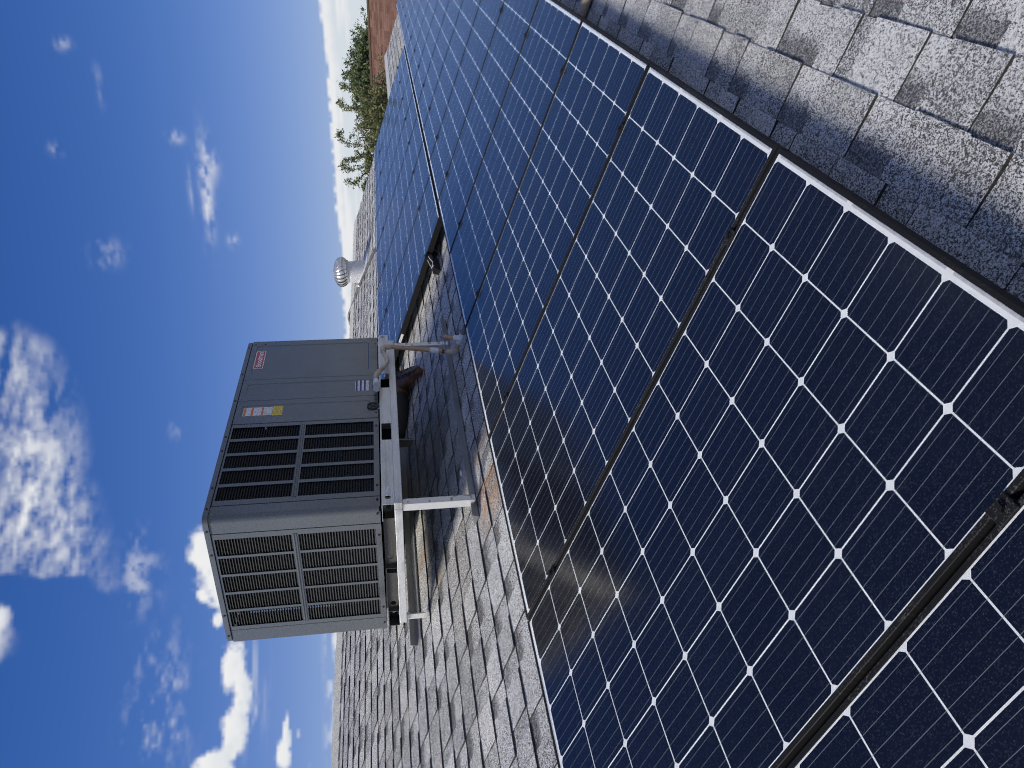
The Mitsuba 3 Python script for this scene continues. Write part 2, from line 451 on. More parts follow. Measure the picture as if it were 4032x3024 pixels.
scene['m_duct'] = principled(proc(lambda p, n, uv: mi.Color3f(.030, .032, .036) * (.7 + .6 * fbm(p.x * 12, p.y * 12, p.z * 12))), .5)
scene['m_stucco'] = principled((.55, .48, .40), .9)
scene['m_soil'] = principled(proc(lambda p, n, uv: mix((.22, .17, .12), (.12, .13, .06), fbm(p.x * .25, p.y * .25, 2))), .95)


def col_brown(p, n, uv):
    row = dr.floor(uv.y * 7.2)
    c = cell_rand(dr.floor(uv.x * 4.5 + .5 * cell_rand(row, 1, 7)) + cell_rand(row, 3, 2) * 3, row, 5)
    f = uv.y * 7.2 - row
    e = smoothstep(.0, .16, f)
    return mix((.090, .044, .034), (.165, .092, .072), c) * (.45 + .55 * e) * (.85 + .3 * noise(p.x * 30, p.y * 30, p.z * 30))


BROWN = 1
scene['m_brown_roof'] = principled(proc(col_brown), .95, two=True)
scene['m_bark'] = principled((.12, .085, .06), .9)


def leaf_mat(c0, c1, seed):
    return {'type': 'twosided', 'bsdf': principled(proc(lambda p, n, uv: mix(c0, c1, smoothstep(.3, .7, fbm(p.x * 1.7, p.y * 1.7, p.z * 1.7 + seed))) * (.7 + .6 * cell_rand(p.x * 25, p.y * 25, p.z * 25))), .6, spec=.3)}


scene['m_leaf_dark'] = leaf_mat((.055, .085, .040), (.115, .155, .070), 1)
scene['m_leaf_olive'] = leaf_mat((.095, .120, .050), (.17, .19, .085), 2)
scene['m_leaf_bush'] = leaf_mat((.030, .060, .016), (.09, .11, .03), 3)

# ------------------------------------------------------------------ ground and house
GZ = -3.3
g = trimesh.Trimesh([[-600, -600, GZ], [600, -600, GZ], [600, 600, GZ], [-600, 600, GZ]], [[0, 1, 2], [0, 2, 3]], process=False)
put('ground', g, 'm_soil', label='dry earth and grass around the houses', kind='structure')

house = thing('house', 'house under a grey shingled roof that carries the solar panels and the air conditioner', 'house')
A0, A1, A2 = -6.0, 11.62, 15.42          # left end, end of the high roof, end of the low roof
B0, BR, BL = -1.75, 4.78, 2.62           # eave, ridge, ridge of the low part
roof_key = f'{house}__roof'
deck = cat(bx(A0, A1, B0, BR, NR - .06, NR - .004), bx(A1, A2, B0, BL, NR - .06, NR - .0045))
deck.apply_transform(ROOF)
RY, RZ = rp(0, BR, NR)[1:]
back = trimesh.Trimesh([[A0, RY, RZ - .004], [A1, RY, RZ - .004], [A1, RY + 6, RZ - 6 * SP / CP], [A0, RY + 6, RZ - 6 * SP / CP]], [[0, 1, 2], [0, 2, 3]], process=False)
LY, LZ = rp(0, BL, NR)[1:]
back2 = trimesh.Trimesh([[A1 + .003, LY, LZ - .004], [A2, LY, LZ - .004], [A2, LY + 3, LZ - 3 * SP / CP], [A1 + .003, LY + 3, LZ - 3 * SP / CP]], [[0, 1, 2], [0, 2, 3]], process=False)
put('roof', cat(deck, back, back2), 'm_asphalt', house)
ez = rp(0, B0, NR)[2]
eyy = rp(0, B0, NR)[1]
wl = Polygon([(eyy + .4, GZ), (eyy + .4, ez - .02), (RY, RZ - .12), (RY + 5.4, RZ - .12 - 5.4 * SP / CP), (RY + 5.4, GZ)])
for x in (A0 + .3, A1 - .15):
    m = trimesh.creation.extrude_polygon(wl, .12, engine='earcut')
    v = m.vertices.copy()
    m.vertices = np.stack([v[:, 2] + x - .12, v[:, 0], v[:, 1]], 1)
    put('gable_wall', m, 'm_stucco', house)
put('front_wall', bx(A0 + .3, A2 - .3, eyy + .402, eyy + .55, GZ, ez - .03), 'm_stucco', house)
put('back_wall', bx(A0 + .3, A1 - .3, RY + 5.25, RY + 5.398, GZ, RZ - .2 - 5.4 * SP / CP), 'm_stucco', house)
put('end_wall', bx(A2 - .42, A2 - .3, eyy + .56, LY + 2.0, GZ, ez + .02), 'm_stucco', house)


# shingles: every course is a row of raised tabs with lower pieces between them
def project(P):
    d = np.asarray(P, float) - CAM
    z = d @ FWD
    u, v = FOC * (d @ RIGHT) / z, FOC * (d @ DOWN) / z
    return v + 2016, 1512 - u, z              # in the photograph's pixels


EXPO = 0.1393
pieces = []
kk = np.arange(int((B0 + .0622) / EXPO), int((BR + .0622) / EXPO) + 1)
for k in kk:
    b = -.0622 + k * EXPO
    a = A0 + rng.uniform(0, .2)
    amax = A2 if b + EXPO < BL + .03 else A1
    high = True
    while a < amax:
        w = rng.uniform(.10, .235) if high else rng.uniform(.055, .15)
        e = min(a + w, amax + rng.uniform(-.012, .012))
        if b + EXPO > B0 and e - a > .02:
            pieces.append((a, e if high else e - .0032, b, high, rng.uniform(0, 1), rng.uniform(-1, 1)))
        a += w + (.0015 if high else 0)
        high = not high if rng.random() > .12 else high


def shingle_mesh(a0, a1, b, high, tone, j):
    t0 = (.0100 if high else .0056) + .0010 * j
    b0 = b + .0022 * j + (0 if high else .0015)
    top = .0020
    b1 = b + EXPO + .016
    if b1 > BR - .004:
        b1 = BR - .004
    s = .0025 * j
    V = [(a0 + s, b0, -.006), (a1 + s * .5, b0 + .001 * j, -.006), (a1, b1, -.006), (a0, b1, -.006),
         (a0 + s, b0, t0), (a1 + s * .5, b0 + .001 * j, t0 - .0006 * j), (a1, b1, top), (a0, b1, top)]
    V = np.array(V)
    V[:, 2] += NR
    F = np.array([[0, 1, 5], [0, 5, 4], [1, 2, 6], [1, 6, 5], [2, 3, 7], [2, 7, 6], [3, 0, 4], [3, 4, 7], [4, 5, 6], [4, 6, 7]])
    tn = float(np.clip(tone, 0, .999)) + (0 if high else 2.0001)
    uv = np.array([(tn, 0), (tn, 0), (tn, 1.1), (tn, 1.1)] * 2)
    return V, F, uv


def blocked(P):
    d = P - CAM
    # panel rows, in the roof frame
    c = ROOF[:3, :3].T @ CAM
    q = ROOF[:3, :3].T @ P
    s = c[2] / (c[2] - q[2])
    h = c + s * (q - c)
    if (-1.98 < h[0] < 14.95 and -.02 < h[1] < 1.6) or (ROW2 < h[0] < 10.75 and 1.62 < h[1] < 3.25):
        return True
    s = (1.9 - CAM[1]) / d[1]
    h = CAM + s * d
    if 0 < s < 1 and 1.06 < h[0] < 2.68 and .87 < h[2] < 1.75:
        return True
    s = (1.06 - CAM[0]) / d[0]
    h = CAM + s * d
    return 0 < s < 1 and 1.9 < h[1] < 2.69 and .87 < h[2] < 1.75


score = []
for i, (a0, a1, b, high, tone, j) in enumerate(pieces):
    corners = np.array([rp(a0, b, NR + .01), rp(a1, b, NR + .01), rp(a1, b + EXPO, NR), rp(a0, b + EXPO, NR)])
    x, y, z = project(corners)
    if (z < .1).any() or x.max() < 0 or x.min() > 4032 or y.max() < 0 or y.min() > 3024 or blocked(corners.mean(0)):
        score.append(0)
        continue
    xc, yc = np.clip(x, 0, 4032), np.clip(y, 0, 3024)
    score.append(.5 * abs(np.dot(xc, np.roll(yc, 1)) - np.dot(yc, np.roll(xc, 1))))
order = np.argsort(-np.array(score))
own = set(int(i) for i in order[:300])
V_, F_, U_ = [], [], []
at = 0
for i, pc in enumerate(pieces):
    V, F, uv = shingle_mesh(*pc)
    if i in own:
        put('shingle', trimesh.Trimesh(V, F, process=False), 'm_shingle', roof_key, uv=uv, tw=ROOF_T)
    else:
        V_.append(V)
        F_.append(F + at)
        U_.append(uv)
        at += len(V)
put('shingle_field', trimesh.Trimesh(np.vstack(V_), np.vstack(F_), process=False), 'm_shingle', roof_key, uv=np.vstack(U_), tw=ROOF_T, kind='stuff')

# ridge caps: folded pieces lapping one another
for i, a in enumerate(np.arange(.6, A1 - .05, .145)):
    j = rng.uniform(-1, 1)
    prof = Polygon([(-.145, -.145 * SP / CP + .006), (0, .020 + .002 * j), (.145, -.145 * SP / CP + .006), (.145, -.145 * SP / CP), (0, .010), (-.145, -.145 * SP / CP)])
    m = trimesh.creation.extrude_polygon(prof, .165, engine='earcut')
    v = m.vertices.copy()
    lift = .006 * (1 - v[:, 2] / .165) + .001 * j
    m.vertices = np.stack([v[:, 2] + a, v[:, 0] + RY, v[:, 1] + RZ + lift + .004], 1)
    put('ridge_cap', m, 'm_cap', roof_key)
fl = Polygon([(-.115, -.115 * SP / CP + .006), (0, .022), (.20, -.20 * SP / CP + .006), (.20, -.20 * SP / CP), (0, .010), (-.115, -.115 * SP / CP)])
m = trimesh.creation.extrude_polygon(fl, A2 - A1 - .006, engine='earcut')
v = m.vertices.copy()
m.vertices = np.stack([v[:, 2] + A1 + .006, v[:, 0] + LY, v[:, 1] + LZ + .010], 1)
put('low_ridge_cap', m, 'm_flash', roof_key)

# ------------------------------------------------------------------ solar panels
PWID, LIP, TH, UPH = PW - .0125, .0105, .038, .0020
MB, MT = .024, .024                       # margins below and above the cells
LEN = 10 * PR + MB + MT
ch = .0088
cw, cl = PC / 2 - .0019, PR / 2 - .0019
oct_ = [(-cw + ch, -cl), (cw - ch, -cl), (cw, -cl + ch), (cw, cl - ch), (cw - ch, cl), (-cw + ch, cl), (-cw, cl - ch), (-cw, -cl + ch)]
cell_mesh = trimesh.creation.extrude_polygon(Polygon(oct_), .0003, engine='earcut')
CELL = mikit.ply(cell_mesh, 'm_cell')
ribs = []
for i in range(3):
    ribs.append(bx(i * 2 * PC - 3 * PC + .010, i * 2 * PC - 3 * PC + 2 * PC - .010, -5 * PR - .0125, -5 * PR - .0075, 0, .0004))
for i in range(2):
    ribs.append(bx(i * 2 * PC - 2 * PC + .010, i * 2 * PC - 2 * PC + 2 * PC - .010, 5 * PR + .0075, 5 * PR + .0125, 0, .0004))
RIB = [mikit.ply(m, 'm_ribbon') for m in ribs]
LAM = mikit.ply(bx(-PWID / 2 + .003, PWID / 2 - .003, -LEN / 2 + .003, LEN / 2 - .003, -.006, 0), 'm_backsheet')


def frame_bar(L, w=LIP):
    """one side of the frame, along x from -L/2 to L/2, its outer face at y = 0, mitred at both ends"""
    def ring(y, z):
        return [(-L / 2 + y, y, z), (L / 2 - y, y, z)]
    sec = [(0, -TH), (0, UPH - .0012), (.0012, UPH), (w, UPH), (w, -.010), (.0025, -.010), (.0025, -TH + .002), (.028, -TH + .002), (.028, -TH)]
    V = np.array([p for y, z in sec for p in ring(y, z)])
    n = len(sec)
    F = []
    for i in range(n):
        j = (i + 1) % n
        F += [[2 * i, 2 * j + 1, 2 * i + 1], [2 * i, 2 * j, 2 * j + 1]]
    m = trimesh.Trimesh(V, F, process=False)
    cap = trimesh.creation.triangulate_polygon(Polygon(sec), engine='earcut')
    vv, ff = cap
    idx = [int(np.argmin(np.abs(np.array(sec) - q).sum(1))) for q in vv]
    F2 = [[2 * idx[t[0]], 2 * idx[t[1]], 2 * idx[t[2]]] for t in ff] + [[2 * idx[t[0]] + 1, 2 * idx[t[2]] + 1, 2 * idx[t[1]] + 1] for t in ff]
    return trimesh.Trimesh(V, np.vstack([np.array(F), np.array(F2)]), process=False)


def frame_mesh():
    out = []
    for k, (L, off) in enumerate(((PWID, LEN / 2), (LEN, PWID / 2), (PWID, LEN / 2), (LEN, PWID / 2))):
        m = frame_bar(L)
        m.apply_translation((0, -off, 0))
        m.apply_transform(trimesh.transformations.rotation_matrix(k * math.pi / 2, (0, 0, 1)))
        out.append(m)
    m = cat(out)
    trimesh.repair.fix_normals(m)
    return m


FRAME = mikit.ply(frame_mesh(), 'm_frame')


def at_roof(a, b, n, dx=0.0, dy=0.0):
    j = np.eye(4)
    j[:3, 3] = (a, b, n)
    return rows(ROOF @ j)


def panel(ac, bc, label, group=None):
    key = thing('solar_panel', label, 'solar panel', group)
    scene[f'{key}__frame'] = {**FRAME, 'to_world': at_roof(ac, bc, 0)}
    scene[f'{key}__backsheet_slab'] = {**LAM, 'to_world': at_roof(ac, bc, 0)}  # white backsheet slab with a gloss, no separate glass pane
    P = np.array([rp(ac + sx * PC / 2, bc + sy * PR / 2) for sx, sy in ((-1, -1), (1, -1), (1, 1), (-1, 1))])
    x, y, z = project(P)
    area = .5 * abs(np.dot(x, np.roll(y, 1)) - np.dot(y, np.roll(x, 1))) if (z > .05).all() else 1e9
    spots = [(ac + (i - 2.5) * PC, bc + (j - 4.5) * PR) for j in range(10) for i in range(6)]
    if area > 350:
        for n_, m in enumerate(RIB):
            scene[f'{key}__ribbon_{n_ + 1:03d}'] = {**m, 'to_world': at_roof(ac, bc, .0001)}
        for n_, (a, b) in enumerate(spots):
            scene[f'{key}__cell_{n_ + 1:03d}'] = {**CELL, 'to_world': at_roof(a, b, .0001)}
    else:
        put('ribbons', cat(ribs), 'm_ribbon', key, tw=at_roof(ac, bc, .0001), kind='stuff')
        ms = []
        for a, b in spots:
            m = cell_mesh.copy()
            m.apply_translation((a, b, .0001))
            ms.append(m)
        put('cells', cat(ms), 'm_cell', key, tw=ROOF_T, kind='stuff')
    return key


ORD = ['nearest', 'second', 'third', 'fourth', 'fifth', 'sixth', 'seventh', 'eighth', 'ninth', 'tenth', 'eleventh', 'twelfth', 'thirteenth', 'fourteenth', 'fifteenth', 'sixteenth', 'farthest']
for i, k in enumerate(range(-1, 16)):
    lab = {0: 'nearest dark solar panel, cut by the frame, at the near end of the front row', 1: 'large near solar panel with dusty glass beside the nearest clamp, second in the front row',
           16: 'farthest solar panel of the front row, at the end by the brown roof'}.get(i, f'{ORD[i]} solar panel from the near end of the front row')
    panel(k * PW - 3 * PC, 5 * PR, lab, 'solar panels of the front row')
for i in range(7):
    lab = ['first solar panel of the upper row, beside the open shingles near the air conditioner', 'second solar panel of the upper row', 'third solar panel of the upper row', 'fourth solar panel of the upper row',
           'fifth solar panel of the upper row', 'sixth solar panel of the upper row', 'last solar panel of the upper row, in front of the trees'][i]
    panel(ROW2 + .0145 + 3 * PC + i * PW, ROW2B + 5 * PR, lab, 'solar panels of the upper row')


def box_at(a0, a1, b0, b1, n0, n1, r=.002):
    return rbx(a0, a1, b0, b1, n0, n1, r)


def clamp_meshes():
    plate_ = cat(rbx(-.017, .017, -.020, .020, .0022, .0062, .0012), rbx(-.0035, .0035, -.020, .020, -.040, .0030, .0008))
    hexa = trimesh.creation.cylinder(radius=.0072, height=.0065, sections=6)
    hexa.apply_translation((0, 0, .0100))
    wash = trimesh.creation.cylinder(radius=.0098, height=.0015, sections=20)
    wash.apply_translation((0, 0, .0068))
    return plate_, cat(hexa, wash)


cl_plate, cl_bolt = clamp_meshes()
CLP, CLB = mikit.ply(cl_plate, 'm_frame'), mikit.ply(cl_bolt, 'm_frame', smooth=30)


def rail(a0, a1, b, gaps, label):
    key = thing('mounting_rail', label, 'rail', 'rails beneath the solar panels')
    sec = rbx(a0, a1, b - .019, b + .019, -TH - .046, -TH - .0005, .003)
    put('beam', sec, 'm_frame', key, tw=ROOF_T)
    for a in np.arange(a0 + .35, a1 - .1, 1.6):
        foot = cat(rbx(a - .02, a + .02, b - .026, b - .0195, NR - .001, -TH - .012, .001), rbx(a - .02, a + .02, b - .085, b - .026, NR + .008, NR + .0145, .001))
        put('foot', foot, 'm_rail_steel', key, tw=ROOF_T)
    for a in gaps:
        c = put('clamp', CLP, None, key, tw=at_roof(a, b, 0))
        scene[f'{c}__bolt'] = {**CLB, 'to_world': at_roof(a, b, 0)}
    return key


g1 = [.0185 + k * PW for k in range(-1, 15)]
g2 = [ROW2 - .004 + k * PW for k in range(0, 8)]
rail(-2.05, 15.0, .208, g1, 'black rail with clamps under the lower edge of the front row')
rail(-2.05, 15.0, 1.372, g1, 'black rail with clamps under the upper edge of the front row')
r3 = rail(3.52, 10.85, 1.935, g2, 'dark rail whose cut end sticks out below the upper row')
rail(3.60, 10.85, 2.935, g2, 'dark rail under the top edge of the upper row')
put('end_cap', bx(3.5135, 3.5195, 1.935 - .021, 1.935 + .021, -TH - .048, -TH + .001), 'm_rubber', r3, tw=ROOF_T)
tie = []
for (p, q) in (((3.60, 1.905, -.030), (3.66, 1.895, .004)), ((3.58, 1.945, -.036), (3.66, 1.925, .000)), ((3.57, 1.915, -.037), (3.60, 1.955, -.037)), ((3.60, 1.905, -.030), (3.58, 1.925, -.036))):
    tie.append(tube([p, np.add(p, q) / 2 + (0, 0, .004), q], .0022, 6))
ct = put('cable_tie', cat(tie), 'm_white', tw=ROOF_T)
labels[ct] = {'label': 'white plastic cable tie on the cut rail end below the upper row', 'category': 'cable tie'}
wire = tube(smooth_path([(3.62, 1.93, -.040), (3.78, 1.86, -.085), (3.95, 1.80, -.070), (4.3, 1.78, -.09), (4.8, 1.9, -.06)]), .0035, 8)
wk = put('panel_cable', wire, 'm_rubber', tw=ROOF_T)
labels[wk] = {'label': 'black cable hanging in the shade under the upper row', 'category': 'cable'}
# stickers on the frames
s1 = put('sticker', bx(-.9808, -.9800, .685, .775, -.026, -.008), 'm_print', 'solar_panel_001', tw=ROOF_T, label='silver barcode strip on the frame')
put('sticker', bx(ROW2 - .0021, ROW2 - .0012, 2.62, 2.70, -.030, -.010), 'm_print', 'solar_panel_017', tw=ROOF_T, label='pale strip on the frame')

# ------------------------------------------------------------------ air conditioner (frame: x along its front, y into it, z up)
ac = thing('air_conditioner', 'dark grey packaged rooftop air conditioner with louvred grilles on a metal stand', 'air conditioner')
AW, AD, AZ0, AZ1, AZL = 1.625, .787, .974, 1.722, 1.747


def acput(name, mesh, bsdf, parent=None, **kw):
    return put(name, mesh, bsdf, parent or ac, tw=AC_T, **kw)


R = .030
outer = sbox(0, 0, .4, .4).buffer(0)
cor = Polygon([(R * (1 - math.sin(t)), R * (1 - math.cos(t))) for t in np.linspace(0, math.pi / 2, 9)] + [(0, .0875), (.0025, .0875), (.0025, R)] +
              [(R * (1 - .92 * math.cos(t)), R * (1 - .92 * math.sin(t))) for t in np.linspace(.05, math.pi / 2 - .05, 6)] + [(R, .0025), (.0845, .0025), (.0845, 0)])


def zext(poly, z0, z1):
    m = trimesh.creation.extrude_polygon(poly, z1 - z0, engine='earcut')
    m.apply_translation((0, 0, z0))
    return m


acput('corner_post', zext(cor, AZ0, AZ1), 'm_paint', smooth=40)
lidp = rrect(-.007, AW + .007, -.007, AD + .007, .034, 8)
lid_top = rrect(-.002, AW + .002, -.002, AD + .002, .030, 8)
lm = cat(zext(lidp, AZL - .024, AZL - .003), zext(lid_top, AZL - .0034, AZL + .0005))
acput('lid', lm, 'm_paint', smooth=35)


def grille(holes, x0, x1, plane):
    poly = sbox(x0, AZ0, x1, AZ1 - .003)
    for h in holes:
        poly = poly.difference(sbox(*h))
    return plate(poly, .0018, plane)


def slats(h, plane, n):
    """the louvre blades of one opening, leaning outwards at the bottom, their edge just inside the sheet"""
    x0, z0, x1, z1 = h
    ms = []
    for i in range(n):
        z = z0 + (i + .5) * (z1 - z0) / n
        sec = Polygon([(.0005, -.0052), (.0016, -.0058), (.010, .0005), (.016, .0066), (.0152, .0072), (.009, .0015)])
        m = trimesh.creation.extrude_polygon(sec, x1 - x0 - .0006, engine='earcut')
        v = m.vertices.copy()
        if plane == 'xz':
            m.vertices = np.stack([v[:, 2] + x0 + .0003, v[:, 0], v[:, 1] + z], 1)
        else:
            m.vertices = np.stack([v[:, 0], v[:, 2] + x0 + .0003, v[:, 1] + z], 1)
        if m.volume < 0:
            m.invert()
        ms.append(m)
    return cat(ms)


def grille_holes(s0, w, pitch):
    hs = []
    for i in range(5):
        x = s0 + i * pitch
        hs += [(x, 1.374, x + w, 1.711), (x, 1.000, x + w, 1.346)]
    return hs


fh = grille_holes(.1215, .0985, .1200)
fg = acput('grille_panel', grille(fh, .0875, .7285, 'xz'), 'm_paint')
for h in fh:
    acput('louvre', slats(h, 'xz', 27), 'm_slat', fg, kind='stuff')
acput('rib', cat(rbx(.116, .706, -.0062, -.0016, 1.353, 1.359, .0014), rbx(.116, .706, -.0062, -.0016, 1.364, 1.370, .0014)), 'm_paint', fg)
lh = grille_holes(.1200, .1005, .1148)
lg = acput('grille_panel', grille(lh, .0905, .7045, 'yz'), 'm_paint', label='grille panel on the short side that faces left')
for h in lh:
    acput('louvre', slats(h, 'yz', 27), 'm_slat', lg, kind='stuff')
acput('rib', cat(rbx(-.0062, -.0016, .114, .684, 1.353, 1.359, .0014), rbx(-.0062, -.0016, .114, .684, 1.364, 1.370, .0014)), 'm_paint', lg)
acput('end_post', plate(sbox(.7075, AZ0, AD - .001, AZ1 - .003), .0018, 'yz'), 'm_paint')
# hollow inside: a coil behind the louvres, floor, back with an unseen slit placed to let slivers of sky show through
acput('coil', cat(bx(.034, .72, .034, .052, AZ0 + .006, AZ1 - .01), bx(.034, .052, .0525, .60, AZ0 + .006, AZ1 - .01)), 'm_coil')
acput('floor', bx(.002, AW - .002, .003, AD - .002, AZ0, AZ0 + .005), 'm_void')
bk = sbox(0.001, AZ0, AW - .001, AZ1 - .002).difference(sbox(.176, AZ0 + .05, .188, AZ1 - .06))
mback = plate(bk, .0018, 'xz')
mback.apply_translation((0, AD, 0))
acput('back_panel', mback, 'm_paint')
acput('end_panel', bx(AW - .002, AW, .003, AD - .004, AZ0, AZ1 - .002), 'm_paint')


def access(x0, x1, rx0, rx1, rz0, rz1, r=.022):
    """a sheet with a shallow pressed field whose edge slopes"""
    o = sbox(x0, AZ0 + .001, x1, AZ1 - .003)
    a_, b_ = rrect(rx0, rx1, rz0, rz1, r), rrect(rx0 + .006, rx1 - .006, rz0 + .006, rz1 - .006, r - .006)
    sheet = plate(o.difference(a_), .0040, 'xz')
    pa, pb = np.array(a_.exterior.coords)[:-1], np.array(b_.exterior.coords)[:-1]
    n = min(len(pa), len(pb))
    V, F = [], []
    for q in pa[:n]:
        V.append((q[0], -.0040, q[1]))
    for q in pb[:n]:
        V.append((q[0], -.0008, q[1]))
    for i in range(n):
        j = (i + 1) % n
        F += [[i, j, n + j], [i, n + j, n + i]]
    ring = trimesh.Trimesh(V, F, process=False)
    fld = plate(b_, .0008, 'xz')
    m = cat(sheet, ring, fld)
    return m


scene['m_paint2'] = {'type': 'twosided', 'bsdf': scene['m_paint']}
acput('access_panel', access(.7315, .9495, .784, .906, 1.018, 1.692), 'm_paint2')
acput('access_panel', access(.9525, 1.1705, 1.004, 1.126, 1.000, 1.692), 'm_paint2')
acput('access_panel', access(1.1735, AW - .001, 1.225, 1.570, 1.024, 1.692), 'm_paint2')
# badge with its lettering
bd = acput('badge', plate(rrect(1.296, 1.504, 1.630, 1.685, .010), .0042, 'xz'), 'm_white')
acput('badge_field', plate(rrect(1.300, 1.500, 1.634, 1.681, .007), .0048, 'xz'), 'm_red', bd)
tm = meshkit.text_mesh('Goodman', .0265, .0006, bold=True)
ext = tm.bounds
sx = .176 / (ext[1][0] - ext[0][0])
v = tm.vertices.copy()
tm.vertices = np.stack([(v[:, 0] - ext[0][0]) * sx + 1.312, -.0056 + .0006 - v[:, 2], v[:, 1] + 1.6445], 1)
acput('lettering', tm, 'm_white', bd, label='white letters reading Goodman')
wl_ = acput('warning_label', plate(sbox(.808, 1.532, .886, 1.681), .0014, 'xz'), 'm_print')
for z in (1.666, 1.628, 1.576):
    acput('stripe', plate(sbox(.810, z, .884, z + .011), .0019, 'xz'), 'm_orange', wl_)
acput('caution_label', plate(sbox(.803, 1.478, .892, 1.529), .0014, 'xz'), 'm_yellow')
bl = acput('notice_label', plate(sbox(.996, 1.025, 1.127, 1.101), .0014, 'xz'), 'm_print')
for z in (1.0865, 1.0640, 1.0415):
    acput('stripe', plate(sbox(1.002, z, 1.121, z + .0105), .0019, 'xz'), 'm_indigo', bl)
kn = trimesh.creation.cylinder(radius=.032, height=.006, sections=32)
kn = rot(kn, (1, 0, 0), 90)
kn.apply_translation((.840, -.0042, 1.001))
rg = trimesh.creation.torus(.030, .004, 32, 10)
rg = rot(rg, (1, 0, 0), 90)
rg.apply_translation((.840, -.0078, 1.001))
cr = cat(rot(bx(-.020, .020, -.0095, -.0068, -.0012, .0012), (0, 1, 0), 35), rot(bx(-.020, .020, -.0095, -.0068, -.0012, .0012), (0, 1, 0), 125))
cr.apply_translation((.840, 0, 1.001))
acput('round_cover', cat(kn, rg, cr), 'm_black', smooth=30)
acput('tag', plate(sbox(.817, .968, .866, .985), .0046, 'xz'), 'm_white')
scr = trimesh.creation.cylinder(radius=.0058, height=.0042, sections=6)
scr_f = rot(scr, (1, 0, 0), 90)
scr_l = rot(scr, (0, 1, 0), 90)
SF, SL = mikit.ply(scr_f, 'm_black'), mikit.ply(scr_l, 'm_black')


def loc(x, y, z):
    j = np.eye(4)
    j[:3, 3] = (x, y, z)
    return rows(AC_M @ j)


for x in (1.54, 1.233, .954, .617, .499, .21, .063):
    put('screw', SF, None, ac, tw=loc(x, -.008, 1.7345))
for y in (.065, .206, .596, .736):
    put('screw', SL, None, ac, tw=loc(-.008, y, 1.7345))
for x in (1.573, 1.573 - .028):
    pass
for (x, z) in ((1.585, 1.700), (1.585, 1.645), (1.545, .986), (1.006, .986), (.906, .986), (.779, .986), (.657, .986), (.165, .986), (.062, .986)):
    put('screw', SF, None, ac, tw=loc(x, -.0035, z))
for (y, z) in ((.03, .987), (.159, .986), (.631, .986), (.742, .986)):
    put('screw', SL, None, ac, tw=loc(-.003, y, z))
# base rails
zb0, zb1 = .909, .966
web = sbox(-.004, zb0, AW - .004, zb1)
for (x0, x1, z0, z1) in ((.998, 1.150, .9095, .9585), (.498, .645, .9105, .9600)):
    web = web.difference(rrect(x0, x1, z0, z1, .004))
web = web.difference(sg.Point(.047, .938).buffer(.0135)).difference(sg.Point(AW - .03, .940).buffer(.013))
wm = plate(web, .0025, 'xz')
wm.apply_translation((0, -.0195, 0))
fr = acput('base_rail', cat(wm, bx(-.004, AW - .004, -.0195, .080, zb1 - .0025, zb1 + .0004), bx(-.004, AW - .004, -.0195, .078, zb0 - .0004, zb0 + .002)), 'm_galv', label='bright galvanised rail along the front with two fork pockets')
for (x0, x1) in ((.990, 1.158), (.490, .653)):
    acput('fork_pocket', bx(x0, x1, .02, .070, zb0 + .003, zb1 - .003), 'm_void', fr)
acput('sticker', plate(sbox(.070, .925, .125, .950), .0032, 'xz').apply_translation((0, -.0195, 0)), 'm_print', fr)
dl = sbox(.082, zb0 + .001, .665, zb1 - .002)
for (y, z) in ((.32, .936), (.634, .936)):
    dl = dl.difference(sg.Point(y, z).buffer(.014))
dm = plate(dl, .0025, 'yz')
dm.apply_translation((.022, 0, 0))
lr = acput('base_rail', dm, 'm_galv_shaded', label='recessed rail under the short side with round holes')
for (y0, y1) in ((-.016, .076), (.374, .409), (.668, .770)):
    inner = sbox(y0 + .0045, zb0 + .004, y1 - .0045, zb1 - .004).difference(sg.Point((y0 + y1) / 2 + .014, .936).buffer(.0125))
    im = plate(inner, .002, 'yz')
    im.apply_translation((.060, 0, 0))
    sh = sbox(y0, zb0, y1, zb1 - .003).difference(sbox(y0 + .003, zb0 + .003, y1 - .003, zb1 - .006))
    if y0 > 0:
        sm = plate(sh, .07, 'yz')
        sm.apply_translation((.066, 0, 0))
        acput('cross_channel', sm, 'm_galv_shaded', lr)
    acput('channel_web', im, 'm_duct', lr)  # web in the dark duct colour, shade of the open ends painted in

# ------------------------------------------------------------------ stand
st = thing('equipment_stand', 'bare aluminium stand with welded legs under the air conditioner, on two steel rails', 'stand')
bz0, bz1 = .8725, .9082
SX0, SX1, SY0, SY1 = -.006, 1.535, -.030, .755


def stput(name, mesh, bsdf, **kw):
    return put(name, mesh, bsdf, st, tw=AC_T, **kw)


stput('beam', rbx(SX0 - .002, SX1, SY0, SY0 + .038, bz0, bz1, .002), 'm_alu')
stput('beam', rbx(SX0, SX0 + .038, SY0 + .0385, SY1, bz0 + .0005, bz1 + .0005, .002), 'm_alu')
stput('beam', rbx(SX0 + .0385, SX1, SY1 - .038, SY1 + .001, bz0, bz1, .002), 'm_alu')
stput('beam', rbx(SX1 - .038, SX1, SY0 + .0385, SY1 - .0385, bz0 + .0005, bz1 + .0005, .002), 'm_alu')


